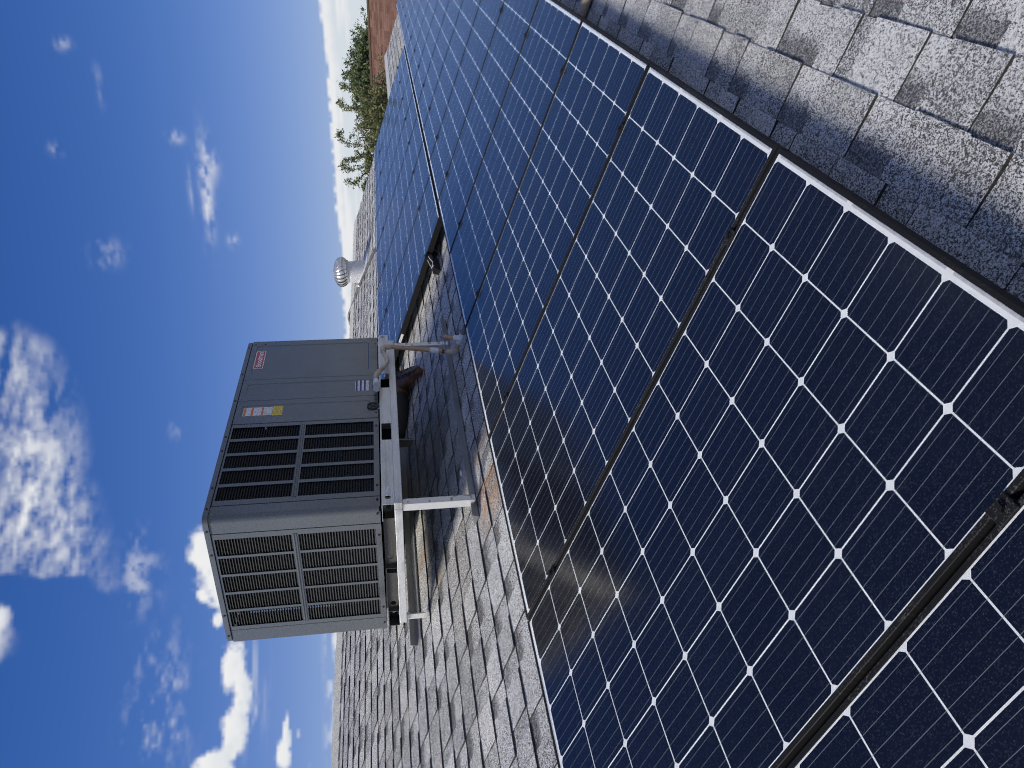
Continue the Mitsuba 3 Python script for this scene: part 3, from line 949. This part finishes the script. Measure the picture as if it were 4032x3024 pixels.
def angle_leg(x, y, sx, sy, top, w=.040, t=.005):
    """an angle profile with its corner at (x, y), flanges running to +sx and +sy, cut to the roof's slope"""
    xs, ys = sorted((x, x + sx * w)), sorted((y, y + sy * w))
    f1 = [xs[0], xs[1]] + sorted((y, y + sy * t))
    f2 = sorted((x, x + sx * t)) + sorted((y + sy * t, y + sy * w))
    out = []
    for (x0, x1, y0, y1) in (f1, f2):
        m = bx(x0, x1, y0, y1, 0, top)
        v = m.vertices.copy()
        wy = v[:, 1] + 1.9
        foot = wy * SP / CP + (NR + .026) / CP
        v[:, 2] = np.where(v[:, 2] < top / 2, foot, top)
        m.vertices = v
        out.append(m)
    return cat(out)


stput('leg', angle_leg(.000, -.012, 1, 1, bz0 - .0008, .0385), 'm_leg', label='angle leg at the near corner with grimy marks')
stput('leg', angle_leg(1.528, -.012, -1, 1, bz0 - .0008, .040), 'm_leg')
stput('leg', angle_leg(.012, .752, 1, -1, bz0 - .0008, .034), 'm_leg')
stput('leg', angle_leg(1.475, .745, 1, -1, bz0 - .0008, .060), 'm_rail_steel')


def angle_rail(a0, a1, b, sgn, h=.034, w=.040, t=.004):
    """angle iron on the shingles: upright flange at b, flat flange towards sgn"""
    up = bx(a0, a1, b - t / 2, b + t / 2, NR + .010, NR + .010 + h)
    fl_ = bx(a0, a1, *sorted((b + sgn * t / 2, b + sgn * w)), NR + .010, NR + .010 + t)
    return cat(up, fl_)


put('roof_rail', angle_rail(.975, 2.895, 1.990, 1, .032, .055), 'm_rail_steel', st, tw=ROOF_T)
put('roof_rail', angle_rail(1.015, 2.86, 2.925, -1, .040, .058), 'm_rail_steel', st, tw=ROOF_T)

# duct at the back, going down into the roof
dk = thing('air_duct', 'dark insulated duct running down to the roof behind the air conditioner', 'duct')
dpoly = Polygon([(2.695, .90), (2.695, 1.55), (3.02, 1.55), (3.22, 1.35), (3.30, .98), (3.00, .880), (2.86, .845)])
m = trimesh.creation.extrude_polygon(dpoly, .62, engine='earcut')
v = m.vertices.copy()
m.vertices = np.stack([v[:, 2] + 1.74, v[:, 0] + .02, v[:, 1]], 1)
put('body', m, 'm_duct', dk)
put('seam', bx(1.735, 2.365, 2.905, 2.925, .853, .868), 'm_rail_steel', dk)

# ------------------------------------------------------------------ condensate pipe
cp = thing('condensate_pipe', 'cream and tan plastic drain pipe hanging from the air conditioner down to the shingles', 'pipe')
P0 = np.array([2.050, 1.865, .982])
curve = smooth_path([(2.045, 1.850, .981), (2.085, 1.845, .984), (2.120, 1.842, .978), (2.165, 1.838, .952), (2.200, 1.836, .930), (2.240, 1.834, .917), (2.285, 1.832, .920), (2.325, 1.830, .932), (2.362, 1.826, .939)], 6)
put('fitting', cat(tube([(2.040, 1.895, .981), (2.040, 1.850, .981)], .0175, 20), tube([(2.022, 1.850, .981), (2.052, 1.849, .981)], .0185, 20), tube([(2.052, 1.849, .981), (2.066, 1.848, .982)], .0165, 20)), 'm_white_pvc', cp, smooth=40)
put('primer_band', tube([(2.066, 1.848, .9822), (2.076, 1.847, .9827)], .0160, 20), 'm_blue_primer', cp, smooth=40)
put('sleeve', tube(smooth_path([(2.070, 1.847, .9825), (2.100, 1.845, .983), (2.125, 1.843, .975), (2.150, 1.840, .963)], 5), .0156, 20), 'm_cream_pvc', cp, smooth=40)
put('trap', tube(curve, .0125, 20), 'm_cream_pvc', cp, smooth=40)
put('elbow', cat(tube(smooth_path([(2.345, 1.828, .937), (2.378, 1.825, .938), (2.390, 1.823, .926), (2.392, 1.822, .893)], 6), .0172, 20)), 'm_cream_pvc', cp, smooth=40)
put('down_pipe', tube([(2.391, 1.822, .895), (2.322, 1.820, .630)], .0128, 20), 'm_tan_pvc', cp, smooth=40)
put('coupling', tube([(2.331, 1.820, .665), (2.319, 1.820, .615)], .0172, 20), 'm_white_pvc', cp, smooth=40)
put('short_pipe', tube([(2.319, 1.820, .616), (2.298, 1.819, .556)], .0128, 20), 'm_tan_pvc', cp, smooth=40)
put('rust_band', tube([(2.311, 1.8195, .594), (2.306, 1.8192, .580)], .0131, 20), 'm_rust', cp, smooth=40)
put('elbow', tube(smooth_path([(2.302, 1.819, .566), (2.288, 1.817, .534), (2.274, 1.806, .523), (2.268, 1.776, .514)], 6), .0172, 20), 'm_cream_pvc', cp, smooth=40)
put('short_pipe', tube([(2.268, 1.780, .5145), (2.262, 1.735, .501)], .0128, 20), 'm_tan_pvc', cp, smooth=40)
put('tee', cat(tube([(2.262, 1.742, .503), (2.258, 1.678, .483)], .0172, 20), tube([(2.260, 1.710, .494), (2.276, 1.712, .530)], .0165, 20)), 'm_white_pvc', cp, smooth=40)
put('vent_stub', cat(tube([(2.274, 1.712, .526), (2.300, 1.716, .588)], .0125, 20, cap=False), tube([(2.274, 1.712, .526), (2.299, 1.7158, .585)], .0105, 20)), 'm_tan_pvc', cp, smooth=40)
put('grey_pipe', tube([(2.258, 1.680, .4835), (2.262, 1.50, .425), (2.27, 1.2, .327)], .0150, 20), 'm_grey_pvc', cp, smooth=40)

# ------------------------------------------------------------------ person kneeling behind the unit
pe = thing('person', 'person in dark trousers and brown leather boots kneeling behind the air conditioner', 'person')
J = {'knee': ((2.86, 2.785, .870), .062), 'calf': ((3.00, 2.725, .850), .066), 'ankle': ((3.19, 2.640, .830), .050),
     'hip': ((2.93, 2.73, 1.20), .105), 'thigh': ((2.89, 2.775, 1.03), .085), 'pelvis': ((2.85, 2.78, 1.24), .125), 'hipL': ((2.78, 2.86, 1.20), .10),
     'kneeL': ((2.55, 3.05, 1.26), .068), 'calfL': ((2.555, 3.06, 1.10), .062), 'ankleL': ((2.575, 3.08, 1.00), .046), 'waist': ((2.78, 2.83, 1.33), .125)}
put('trousers', chain(J, [('knee', 'calf'), ('calf', 'ankle'), ('knee', 'thigh'), ('thigh', 'hip'), ('hip', 'pelvis'), ('pelvis', 'hipL'), ('hipL', 'kneeL'), ('kneeL', 'calfL'), ('calfL', 'ankleL'), ('pelvis', 'waist')], .016, 8),
    'm_trousers', pe, smooth=True)
K = {'waist': ((2.78, 2.83, 1.31), .13), 'chest': ((2.66, 2.93, 1.43), .14), 'shR': ((2.66, 2.78, 1.47), .065), 'shL': ((2.54, 3.06, 1.47), .065),
     'elR': ((2.47, 2.755, 1.30), .045), 'elL': ((2.36, 3.08, 1.28), .045), 'wrR': ((2.43, 2.76, 1.10), .036), 'wrL': ((2.41, 3.00, 1.09), .036), 'neck': ((2.56, 2.95, 1.52), .065)}
put('shirt', chain(K, [('waist', 'chest'), ('chest', 'shR'), ('chest', 'shL'), ('shR', 'elR'), ('elR', 'wrR'), ('shL', 'elL'), ('elL', 'wrL'), ('chest', 'neck')], .02, 8), 'm_shirt', pe, smooth=True)
B = {'neck': ((2.565, 2.945, 1.515), .055), 'neck2': ((2.515, 2.975, 1.575), .052), 'skull': ((2.475, 2.985, 1.625), .086), 'face': ((2.425, 3.005, 1.585), .062), 'chin': ((2.415, 3.005, 1.540), .034), 'nose': ((2.366, 3.025, 1.580), .012), 'nose2': ((2.385, 3.018, 1.607), .012),
     'earR': ((2.445, 2.905, 1.60), .018), 'earL': ((2.515, 3.065, 1.60), .018)}
bones = [('neck', 'neck2'), ('neck2', 'skull'), ('skull', 'face'), ('face', 'chin'), ('nose', 'nose2'), ('nose2', 'face'), ('earR', 'skull'), ('earL', 'skull')]
for s, wr in (('R', (2.43, 2.76, 1.10)), ('L', (2.41, 3.00, 1.09))):
    wr = np.array(wr)
    B['w' + s] = (wr, .030)
    B['p' + s] = (wr + (-.02, .0, -.075), .034)
    bones.append(('w' + s, 'p' + s))
    for q, (dx, ln) in enumerate(((-.030, .072), (-.010, .082), (.010, .077), (.029, .062))):
        base = wr + (-.022, dx, -.095)
        B[f'a{s}{q}'] = (base, .0098)
        B[f'b{s}{q}'] = (base + (-.012, dx * .15, -ln * .55), .0088)
        B[f'c{s}{q}'] = (base + (.004, dx * .2, -ln), .0080)
        bones += [('p' + s, f'a{s}{q}'), (f'a{s}{q}', f'b{s}{q}'), (f'b{s}{q}', f'c{s}{q}')]
    B['t' + s] = (wr + (-.045, -.030, -.070), .0115)
    B['u' + s] = (wr + (-.058, -.034, -.112), .0095)
    bones += [('p' + s, 't' + s), ('t' + s, 'u' + s)]
put('body', chain(B, bones, .007, 4), 'm_skin', pe, smooth=True)
HR = {'a': ((2.495, 2.985, 1.650), .086), 'b': ((2.530, 2.970, 1.610), .070), 'c': ((2.455, 2.995, 1.665), .070)}
put('hair', chain(HR, [('a', 'b'), ('a', 'c')], .012, 4), 'm_hair', pe, smooth=True)


def boot(ankle, heel, ball, toe, shaft, up, side):
    """leather upper as one skin from shaft to toe, and a thick ridged sole under heel, ball and toe"""
    ankle, heel, ball, toe, shaft, up = map(np.array, (ankle, heel, ball, toe, shaft, up))
    j = {'s': (shaft, .060), 'a': (ankle, .054), 'h': (heel + up * .052, .040), 'i': ((ankle + ball) / 2 + up * .028, .046), 'b': (ball + up * .040, .042), 't': (toe + up * .034, .031),
         'b1': (ball + up * .036 + np.array(side) * .018, .032), 't1': (toe + up * .028 + np.array(side) * .012, .026)}
    k = put('boot', chain(j, [('s', 'a'), ('a', 'h'), ('a', 'i'), ('i', 'b'), ('b', 't'), ('i', 'h'), ('b', 'b1'), ('b1', 't1'), ('t', 't1')], .010, 5), 'm_leather', pe, smooth=True)
    q = {'h': (heel + up * .016, .038), 'm': ((heel + ball) / 2 + up * .014, .033), 'b': (ball + up * .012, .040), 'b1': (ball + up * .012 + np.array(side) * .02, .034), 't': (toe + up * .010, .030)}
    parts = []
    u = up / np.linalg.norm(up)
    for a_, b_ in (('h', 'm'), ('m', 'b'), ('m', 'b1'), ('b', 't'), ('b1', 't'), ('b', 'b1')):
        hull = []
        for n_ in (a_, b_):
            p, r = q[n_]
            ring = [p + r * 1.05 * (math.cos(t) * np.array(side) + math.sin(t) * np.cross(u, side)) + dz * u for t in np.arange(16) / 16 * 2 * math.pi for dz in (-.013, .013)]
            hull += ring
        parts.append(m3.Manifold.hull_points(np.array(hull)))
    sm_ = mani(m3.Manifold.batch_boolean(parts, m3.OpType.Add))
    put('sole', sm_, 'm_sole', k)
    axis = (ball - heel) / np.linalg.norm(ball - heel)
    lug = []
    for i in range(7):
        c_ = heel + (ball - heel) * (i / 6) - u * .001
        mm = trimesh.creation.box(extents=(.011, .055, .008))
        fr_ = np.eye(4)
        fr_[:3, :3] = np.stack([axis, np.cross(u, axis), u], 1)
        fr_[:3, 3] = c_
        mm.apply_transform(fr_)
        lug.append(mm)
    put('lug', cat(lug), 'm_sole', k)
    return k


boot((3.215, 2.620, .825), (3.262, 2.560, .880), (3.075, 2.405, .778), (2.995, 2.345, .728), (3.165, 2.650, .830), (-.29, .69, -.66), (-.66, .20, .50))
lz = 3.14 * SP / CP + (NR + .012) / CP
boot((2.575, 3.085, lz + .10), (2.60, 3.05, lz + .003), (2.54, 3.17, lz + .043), (2.50, 3.25, lz + .070), (2.575, 3.08, lz + .17), (0, -.3, .954), (.9, .4, .1))

# ------------------------------------------------------------------ turbine vent
tv = thing('turbine_vent', 'silver turbine roof vent with a ribbed globe near the ridge', 'vent')
VX, VY = 8.36, 4.03
VZ = VY * SP / CP + NR / CP
nv = 22
vanes = []
for i in range(nv):
    t0 = i / nv * 2 * math.pi
    V, F_v = [], []
    m_ = 14
    for j in range(m_ + 1):
        s = j / m_
        ph = math.radians(-48 + 122 * s)
        r = .205 * math.cos(ph) ** .85 + .0
        z = .105 * (math.sin(ph) / math.sin(math.radians(74))) * 1.0
        tw_ = .55 * (1 - s) ** 1.2
        for q in range(5):
            f = q / 4
            t = t0 + (f * 1.16) * 2 * math.pi / nv + tw_ * .5
            rr = r * (1 - .11 * (1 - f) ** 1.5 + .02 * math.sin(f * math.pi))
            V.append((rr * math.cos(t), rr * math.sin(t), z))
    for j in range(m_):
        for q in range(4):
            a, b = j * 5 + q, j * 5 + q + 1
            F_v += [[a, b, b + 5], [a, b + 5, a + 5]]
    vanes.append(trimesh.Trimesh(V, F_v, process=False))
VT = rows(np.array([[1, 0, 0, VX], [0, 1, 0, VY], [0, 0, 1, VZ + .285], [0, 0, 0, 1.0]]))
for m in vanes:
    put('vane', m, 'm_turbine', tv, smooth=True, tw=VT)
put('top_cap', cat(lathe([(0, .118), (.035, .114), (.060, .100), (.060, .096), (0, .096)], 32), trimesh.creation.cylinder(radius=.007, height=.03, sections=10).apply_translation((0, 0, .128)),
                   trimesh.creation.cylinder(radius=.012, height=.008, sections=6).apply_translation((0, 0, .138))), 'm_turbine', tv, smooth=30, tw=VT)
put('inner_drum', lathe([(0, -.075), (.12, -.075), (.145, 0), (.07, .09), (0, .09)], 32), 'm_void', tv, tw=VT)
put('collar', lathe([(.150, -.088), (.158, -.088), (.160, -.076), (.150, -.074), (.150, -.088)], 48), 'm_turbine_base', tv, smooth=40, tw=VT)
put('neck', lathe([(.140, -.17), (.143, -.17), (.143, -.086), (.140, -.086), (.140, -.17)], 48), 'm_turbine_base', tv, smooth=40, tw=VT)
bs = lathe([(.150, -.42), (.153, -.42), (.153, -.16), (.150, -.157), (.145, -.157), (.145, -.42), (.150, -.42)], 48)
v = bs.vertices.copy()
sl = v[:, 2] > -.3
v[sl, 2] += v[sl, 1] * .12 - v[sl, 0] * .22
bs.vertices = v
put('base', bs, 'm_turbine_base', tv, smooth=40, tw=VT)
put('flashing', bx(VX - .24, VX + .24, VY / CP - .26 - .05, VY / CP + .20 - .05, NR + .011, NR + .0135), 'm_turbine_base', tv, tw=ROOF_T)

# ------------------------------------------------------------------ conduits and cables
cd = thing('conduit', 'grey metal conduit arching over the ridge and down past the turbine vent', 'conduit')
path = smooth_path([(8.05, 6.1, .75), (8.12, 5.5, 1.08), (8.22, 5.10, 1.30), (8.30, 4.9, 1.402), (8.352, 4.78, 1.444), (8.369, 4.70, 1.448), (8.336, 4.60, 1.419), (8.28, 4.42, 1.352), (8.13, 4.12, 1.262), (7.88, 3.78, 1.150), (7.68, 3.48, 1.052), (7.53, 3.32, 1.000), (7.3, 3.0, .895)], 8)
put('pipe', tube(path, .0165, 14), 'm_emt', cd, smooth=40)
q = np.array([8.14, 4.135, 1.266])
put('strap', cat(tube([q + (0, -.012, 0), q + (0, .012, .004)], .0215, 16), bx(q[0] - .012, q[0] + .012, q[1] - .018, q[1] + .018, q[2] - .075, q[2] - .016), bx(q[0] - .008, q[0] + .008, q[1] - .012, q[1] + .012, q[2] + .018, q[2] + .05)), 'm_flash', cd, smooth=30)
cc = put('cable', tube(smooth_path([(2.42, 4.72, 1.32), (2.35, 4.75, 1.385), (2.28, 4.78, 1.425), (2.20, 4.80, 1.435), (2.13, 4.82, 1.415), (2.06, 4.84, 1.36), (2.0, 4.9, 1.28)]), .0045, 8), 'm_rubber', smooth=40)
labels[cc] = {'label': 'thin black cable looping up over the ridge at the left', 'category': 'cable'}
lp = thing('roof_pipe', 'weathered grey brown pipe lying on the shingles below the front row', 'pipe')
put('pipe', tube([rp(2.30, .5, NR + .032), rp(2.305, .1, NR + .032), rp(2.31, -.30, NR + .032), rp(2.30, -1.2, NR + .032)], .0205, 18), 'm_old_pipe', lp, smooth=40)
put('support', box_at(2.315, 2.365, -.16, -.02, NR + .010, NR + .034), 'm_rail_steel', lp, tw=ROOF_T)
# a flake of paint on the shingles under the unit
fk = trimesh.creation.extrude_polygon(Polygon([(-.022, -.008), (-.006, -.012), (.020, -.006), (.024, .004), (.004, .010), (-.018, .006)]), .002, engine='earcut')
fk.vertices[:, 2] += .0015 * np.sin(fk.vertices[:, 0] * 120)
j = np.eye(4)
j[:3, 3] = (1.42, 2.10, NR + .0135)
kf = put('paint_flake', fk, 'm_white', tw=rows(ROOF @ j))
labels[kf] = {'label': 'white paint flake lying on the shingles under the air conditioner', 'category': 'paint flake'}

# ------------------------------------------------------------------ neighbouring house
nb = thing('neighbour_house', 'brown shingled house roof beyond the end of the solar panels', 'house')
NX, NZ = 24.0, 1.10
Vr = np.array([[NX - 5.5, -9, NZ - 2.35], [NX, -9, NZ], [NX, 7.6, NZ], [NX - 5.5, 7.6, NZ - 2.35], [NX + 5.5, -9, NZ - 2.35], [NX + 5.5, 7.6, NZ - 2.35]])
sl_ = math.hypot(5.5, 2.35)
put('roof', trimesh.Trimesh(Vr[[0, 1, 2, 3]], [[0, 2, 1], [0, 3, 2]], process=False), 'm_brown_roof', nb, uv=np.array([[0, 0], [0, sl_], [16.6, sl_], [16.6, 0]]))
put('roof', trimesh.Trimesh(Vr[[4, 1, 2, 5]], [[0, 1, 2], [0, 2, 3]], process=False), 'm_brown_roof', nb, uv=np.array([[0, 0], [0, sl_], [16.6, sl_], [16.6, 0]]))
put('ridge', bx(NX - .12, NX + .12, -9, 7.6, NZ - .03, NZ + .025), 'm_bark', nb)
put('wall', bx(NX - 5, NX + 5, -8.6, 7.3, GZ, NZ - 2.25), 'm_stucco', nb)
gp = trimesh.creation.extrude_polygon(Polygon([(-5, NZ - 2.4), (5, NZ - 2.4), (0, NZ - .06)]), .1, engine='earcut')
v = gp.vertices.copy()
gp.vertices = np.stack([v[:, 0] + NX, v[:, 2] + 7.2, v[:, 1]], 1)
put('gable', gp, 'm_stucco', nb)


# ------------------------------------------------------------------ trees
def polar(az, el, dist):
    a, e = math.radians(az), math.radians(el)
    return CAM + dist * np.array([math.cos(a), math.sin(a), math.tan(e)])


def leaves(paths, n, size, r, narrow=.34, scatter=.9):
    """n small diamond leaves round each path"""
    O = []
    for p in paths:
        f = r.random(n) ** .8 * (len(p) - 1.001)
        i = f.astype(int)
        O.append(p[i] + (p[i + 1] - p[i]) * (f - i)[:, None])
    O = np.vstack(O)
    O = O + r.normal(0, size * scatter, O.shape)
    n1 = r.normal(0, 1, O.shape)
    n1 /= np.linalg.norm(n1, axis=1, keepdims=True)
    n2 = np.cross(n1, r.normal(0, 1, O.shape))
    n2 /= np.linalg.norm(n2, axis=1, keepdims=True)
    L = size * r.uniform(.6, 1.35, (len(O), 1))
    V = np.stack([O - n1 * L, O + n2 * L * narrow, O + n1 * L, O - n2 * L * narrow], 1).reshape(-1, 3)
    k = np.arange(len(O))[:, None] * 4
    return V, np.concatenate([k + [[0, 1, 2]], k + [[0, 2, 3]]], 1).reshape(-1, 3)


def tree(label, base, limbs, leaf, n_twig, leaf_n, leaf_s, spread, trunk_r, key='tree', seed=1, droop=.15, tl=(.35, .9)):
    r = np.random.default_rng(seed)
    t = thing(key, label, 'tree' if key == 'tree' else 'bush')
    wood, tips = [], []
    base = np.array(base, float)
    for tip in limbs:
        tip = np.array(tip, float)
        mid = base * .45 + tip * .55 + r.normal(0, .12, 3) * np.linalg.norm(tip - base) * .35
        mid[2] = max(mid[2], base[2] + .35 * (tip[2] - base[2]))
        pth = smooth_path([base, base + (mid - base) * .5 + r.normal(0, .06, 3), mid, tip], 6)
        wood.append(tube(pth, np.linspace(trunk_r * .62, .010, len(pth)), 6))
        for s in range(n_twig):
            i = int(len(pth) * (.35 + .65 * r.random() ** .8)) - 1
            o = pth[i]
            d = r.normal(0, 1, 3) * spread
            d[2] = abs(d[2]) * .7 - .05
            d += (tip - mid) / np.linalg.norm(tip - mid) * spread * .5
            e = o + d * r.uniform(*tl)
            e[2] -= droop * np.linalg.norm(e - o)
            tw_ = smooth_path([o, (o + e) / 2 + (0, 0, .10 * np.linalg.norm(e - o)), e], 4)
            wood.append(tube(tw_, np.linspace(.008, .003, len(tw_)), 4))
            tips.append(tw_)
    pt = smooth_path([(base[0], base[1], GZ), base * (1, 1, .5) + (0, 0, GZ * .5), base], 4)
    put('trunk', cat(tube(pt, np.linspace(trunk_r, trunk_r * .62, len(pt)), 10), *wood), 'm_bark', t, smooth=40)
    V, F_l = leaves([w_ for w_ in tips], leaf_n, leaf_s, r)
    put('crown', trimesh.Trimesh(V, F_l, process=False), leaf, t)
    return t


rt = np.random.default_rng(5)
# dense tree behind the brown roof
D = 31.0
prof = [(8.1, .65), (8.8, .95), (9.4, 1.35), (9.9, 1.75), (10.4, 2.0), (11.0, 1.75), (11.6, 2.0), (12.2, 1.75), (12.9, 1.85), (13.5, 1.55), (14.2, 1.25)]
limbs = [polar(a + rt.normal(0, .12), e - .22, D + rt.uniform(-1.0, 1.0)) for a, e in prof] + [polar(rt.uniform(8.6, 14), rt.uniform(.1, 1.2), D + rt.uniform(-1.4, 1.0)) for _ in range(26)]
tree('dense dark green tree standing behind the brown roof', (*polar(11.4, 0, D)[:2], -1.6), limbs, 'm_leaf_dark', 56, 60, .062, .60, .16, seed=3, tl=(.3, .85))
# airy tree in front, with long whips
D = 18.0
prof = [(12.6, 1.3), (13.2, 1.5), (13.9, 1.7), (14.5, 1.45), (15.0, 1.6), (15.9, 1.3), (16.5, 1.65), (17.0, 1.5), (17.5, 1.1)]
limbs = [polar(a + rt.normal(0, .10), e - .15, D + rt.uniform(-.7, .7)) for a, e in prof] + [polar(rt.uniform(11.6, 16.9), rt.uniform(-.9, .85), D + rt.uniform(-.9, .9)) for _ in range(24)]
tb = tree('airy olive green tree with long curling shoots beside the brown roof', (*polar(14.6, 0, D)[:2], -1.7), limbs, 'm_leaf_olive', 50, 60, .036, .40, .09, seed=4, tl=(.25, .8))
sh_m, lf_v, lf_f = [], [], []
for (a0, e0, pts) in [(13.3, 1.2, [(13.3, 2.1), (13.0, 2.55), (12.8, 2.6)]), (12.2, 1.2, [(12.0, 2.0), (11.8, 2.45)]), (15.6, 1.2, [(15.6, 2.0), (15.4, 2.55), (15.0, 2.75), (14.8, 2.6)]), (17.0, 1.0, [(17.3, 1.9), (17.2, 2.5), (17.0, 2.75)]),
                      (17.3, .9, [(17.9, 1.6), (18.2, 1.9), (18.0, 2.5)]), (16.4, 1.2, [(16.6, 1.9), (16.7, 2.6)]), (17.6, .9, [(18.3, 1.2), (18.7, 1.3)])]:
    p = smooth_path([polar(a0, e0, D)] + [polar(a, e, D + .1 * i) for i, (a, e) in enumerate(pts)], 9)
    sh_m.append(tube(p, np.linspace(.010, .003, len(p)), 5))
    put('shoot', sh_m[-1], 'm_bark', tb, smooth=40)
    lv, lfc = leaves([p], 300, .030, rt, .34, 1.3)
    put('shoot_leaves', trimesh.Trimesh(lv, lfc, process=False), 'm_leaf_olive', tb)
# bush before the brown wall
D = 16.6
limbs = [polar(rt.uniform(10.4, 15.6), rt.uniform(-1.8, -.25), D + rt.uniform(-.4, .6)) for _ in range(22)]
tree('low deep green bush below the brown roof, behind the panels', (*polar(13.0, 0, D)[:2], -2.2), limbs, 'm_leaf_bush', 34, 46, .042, .32, .06, key='bush', seed=8, tl=(.25, .65))
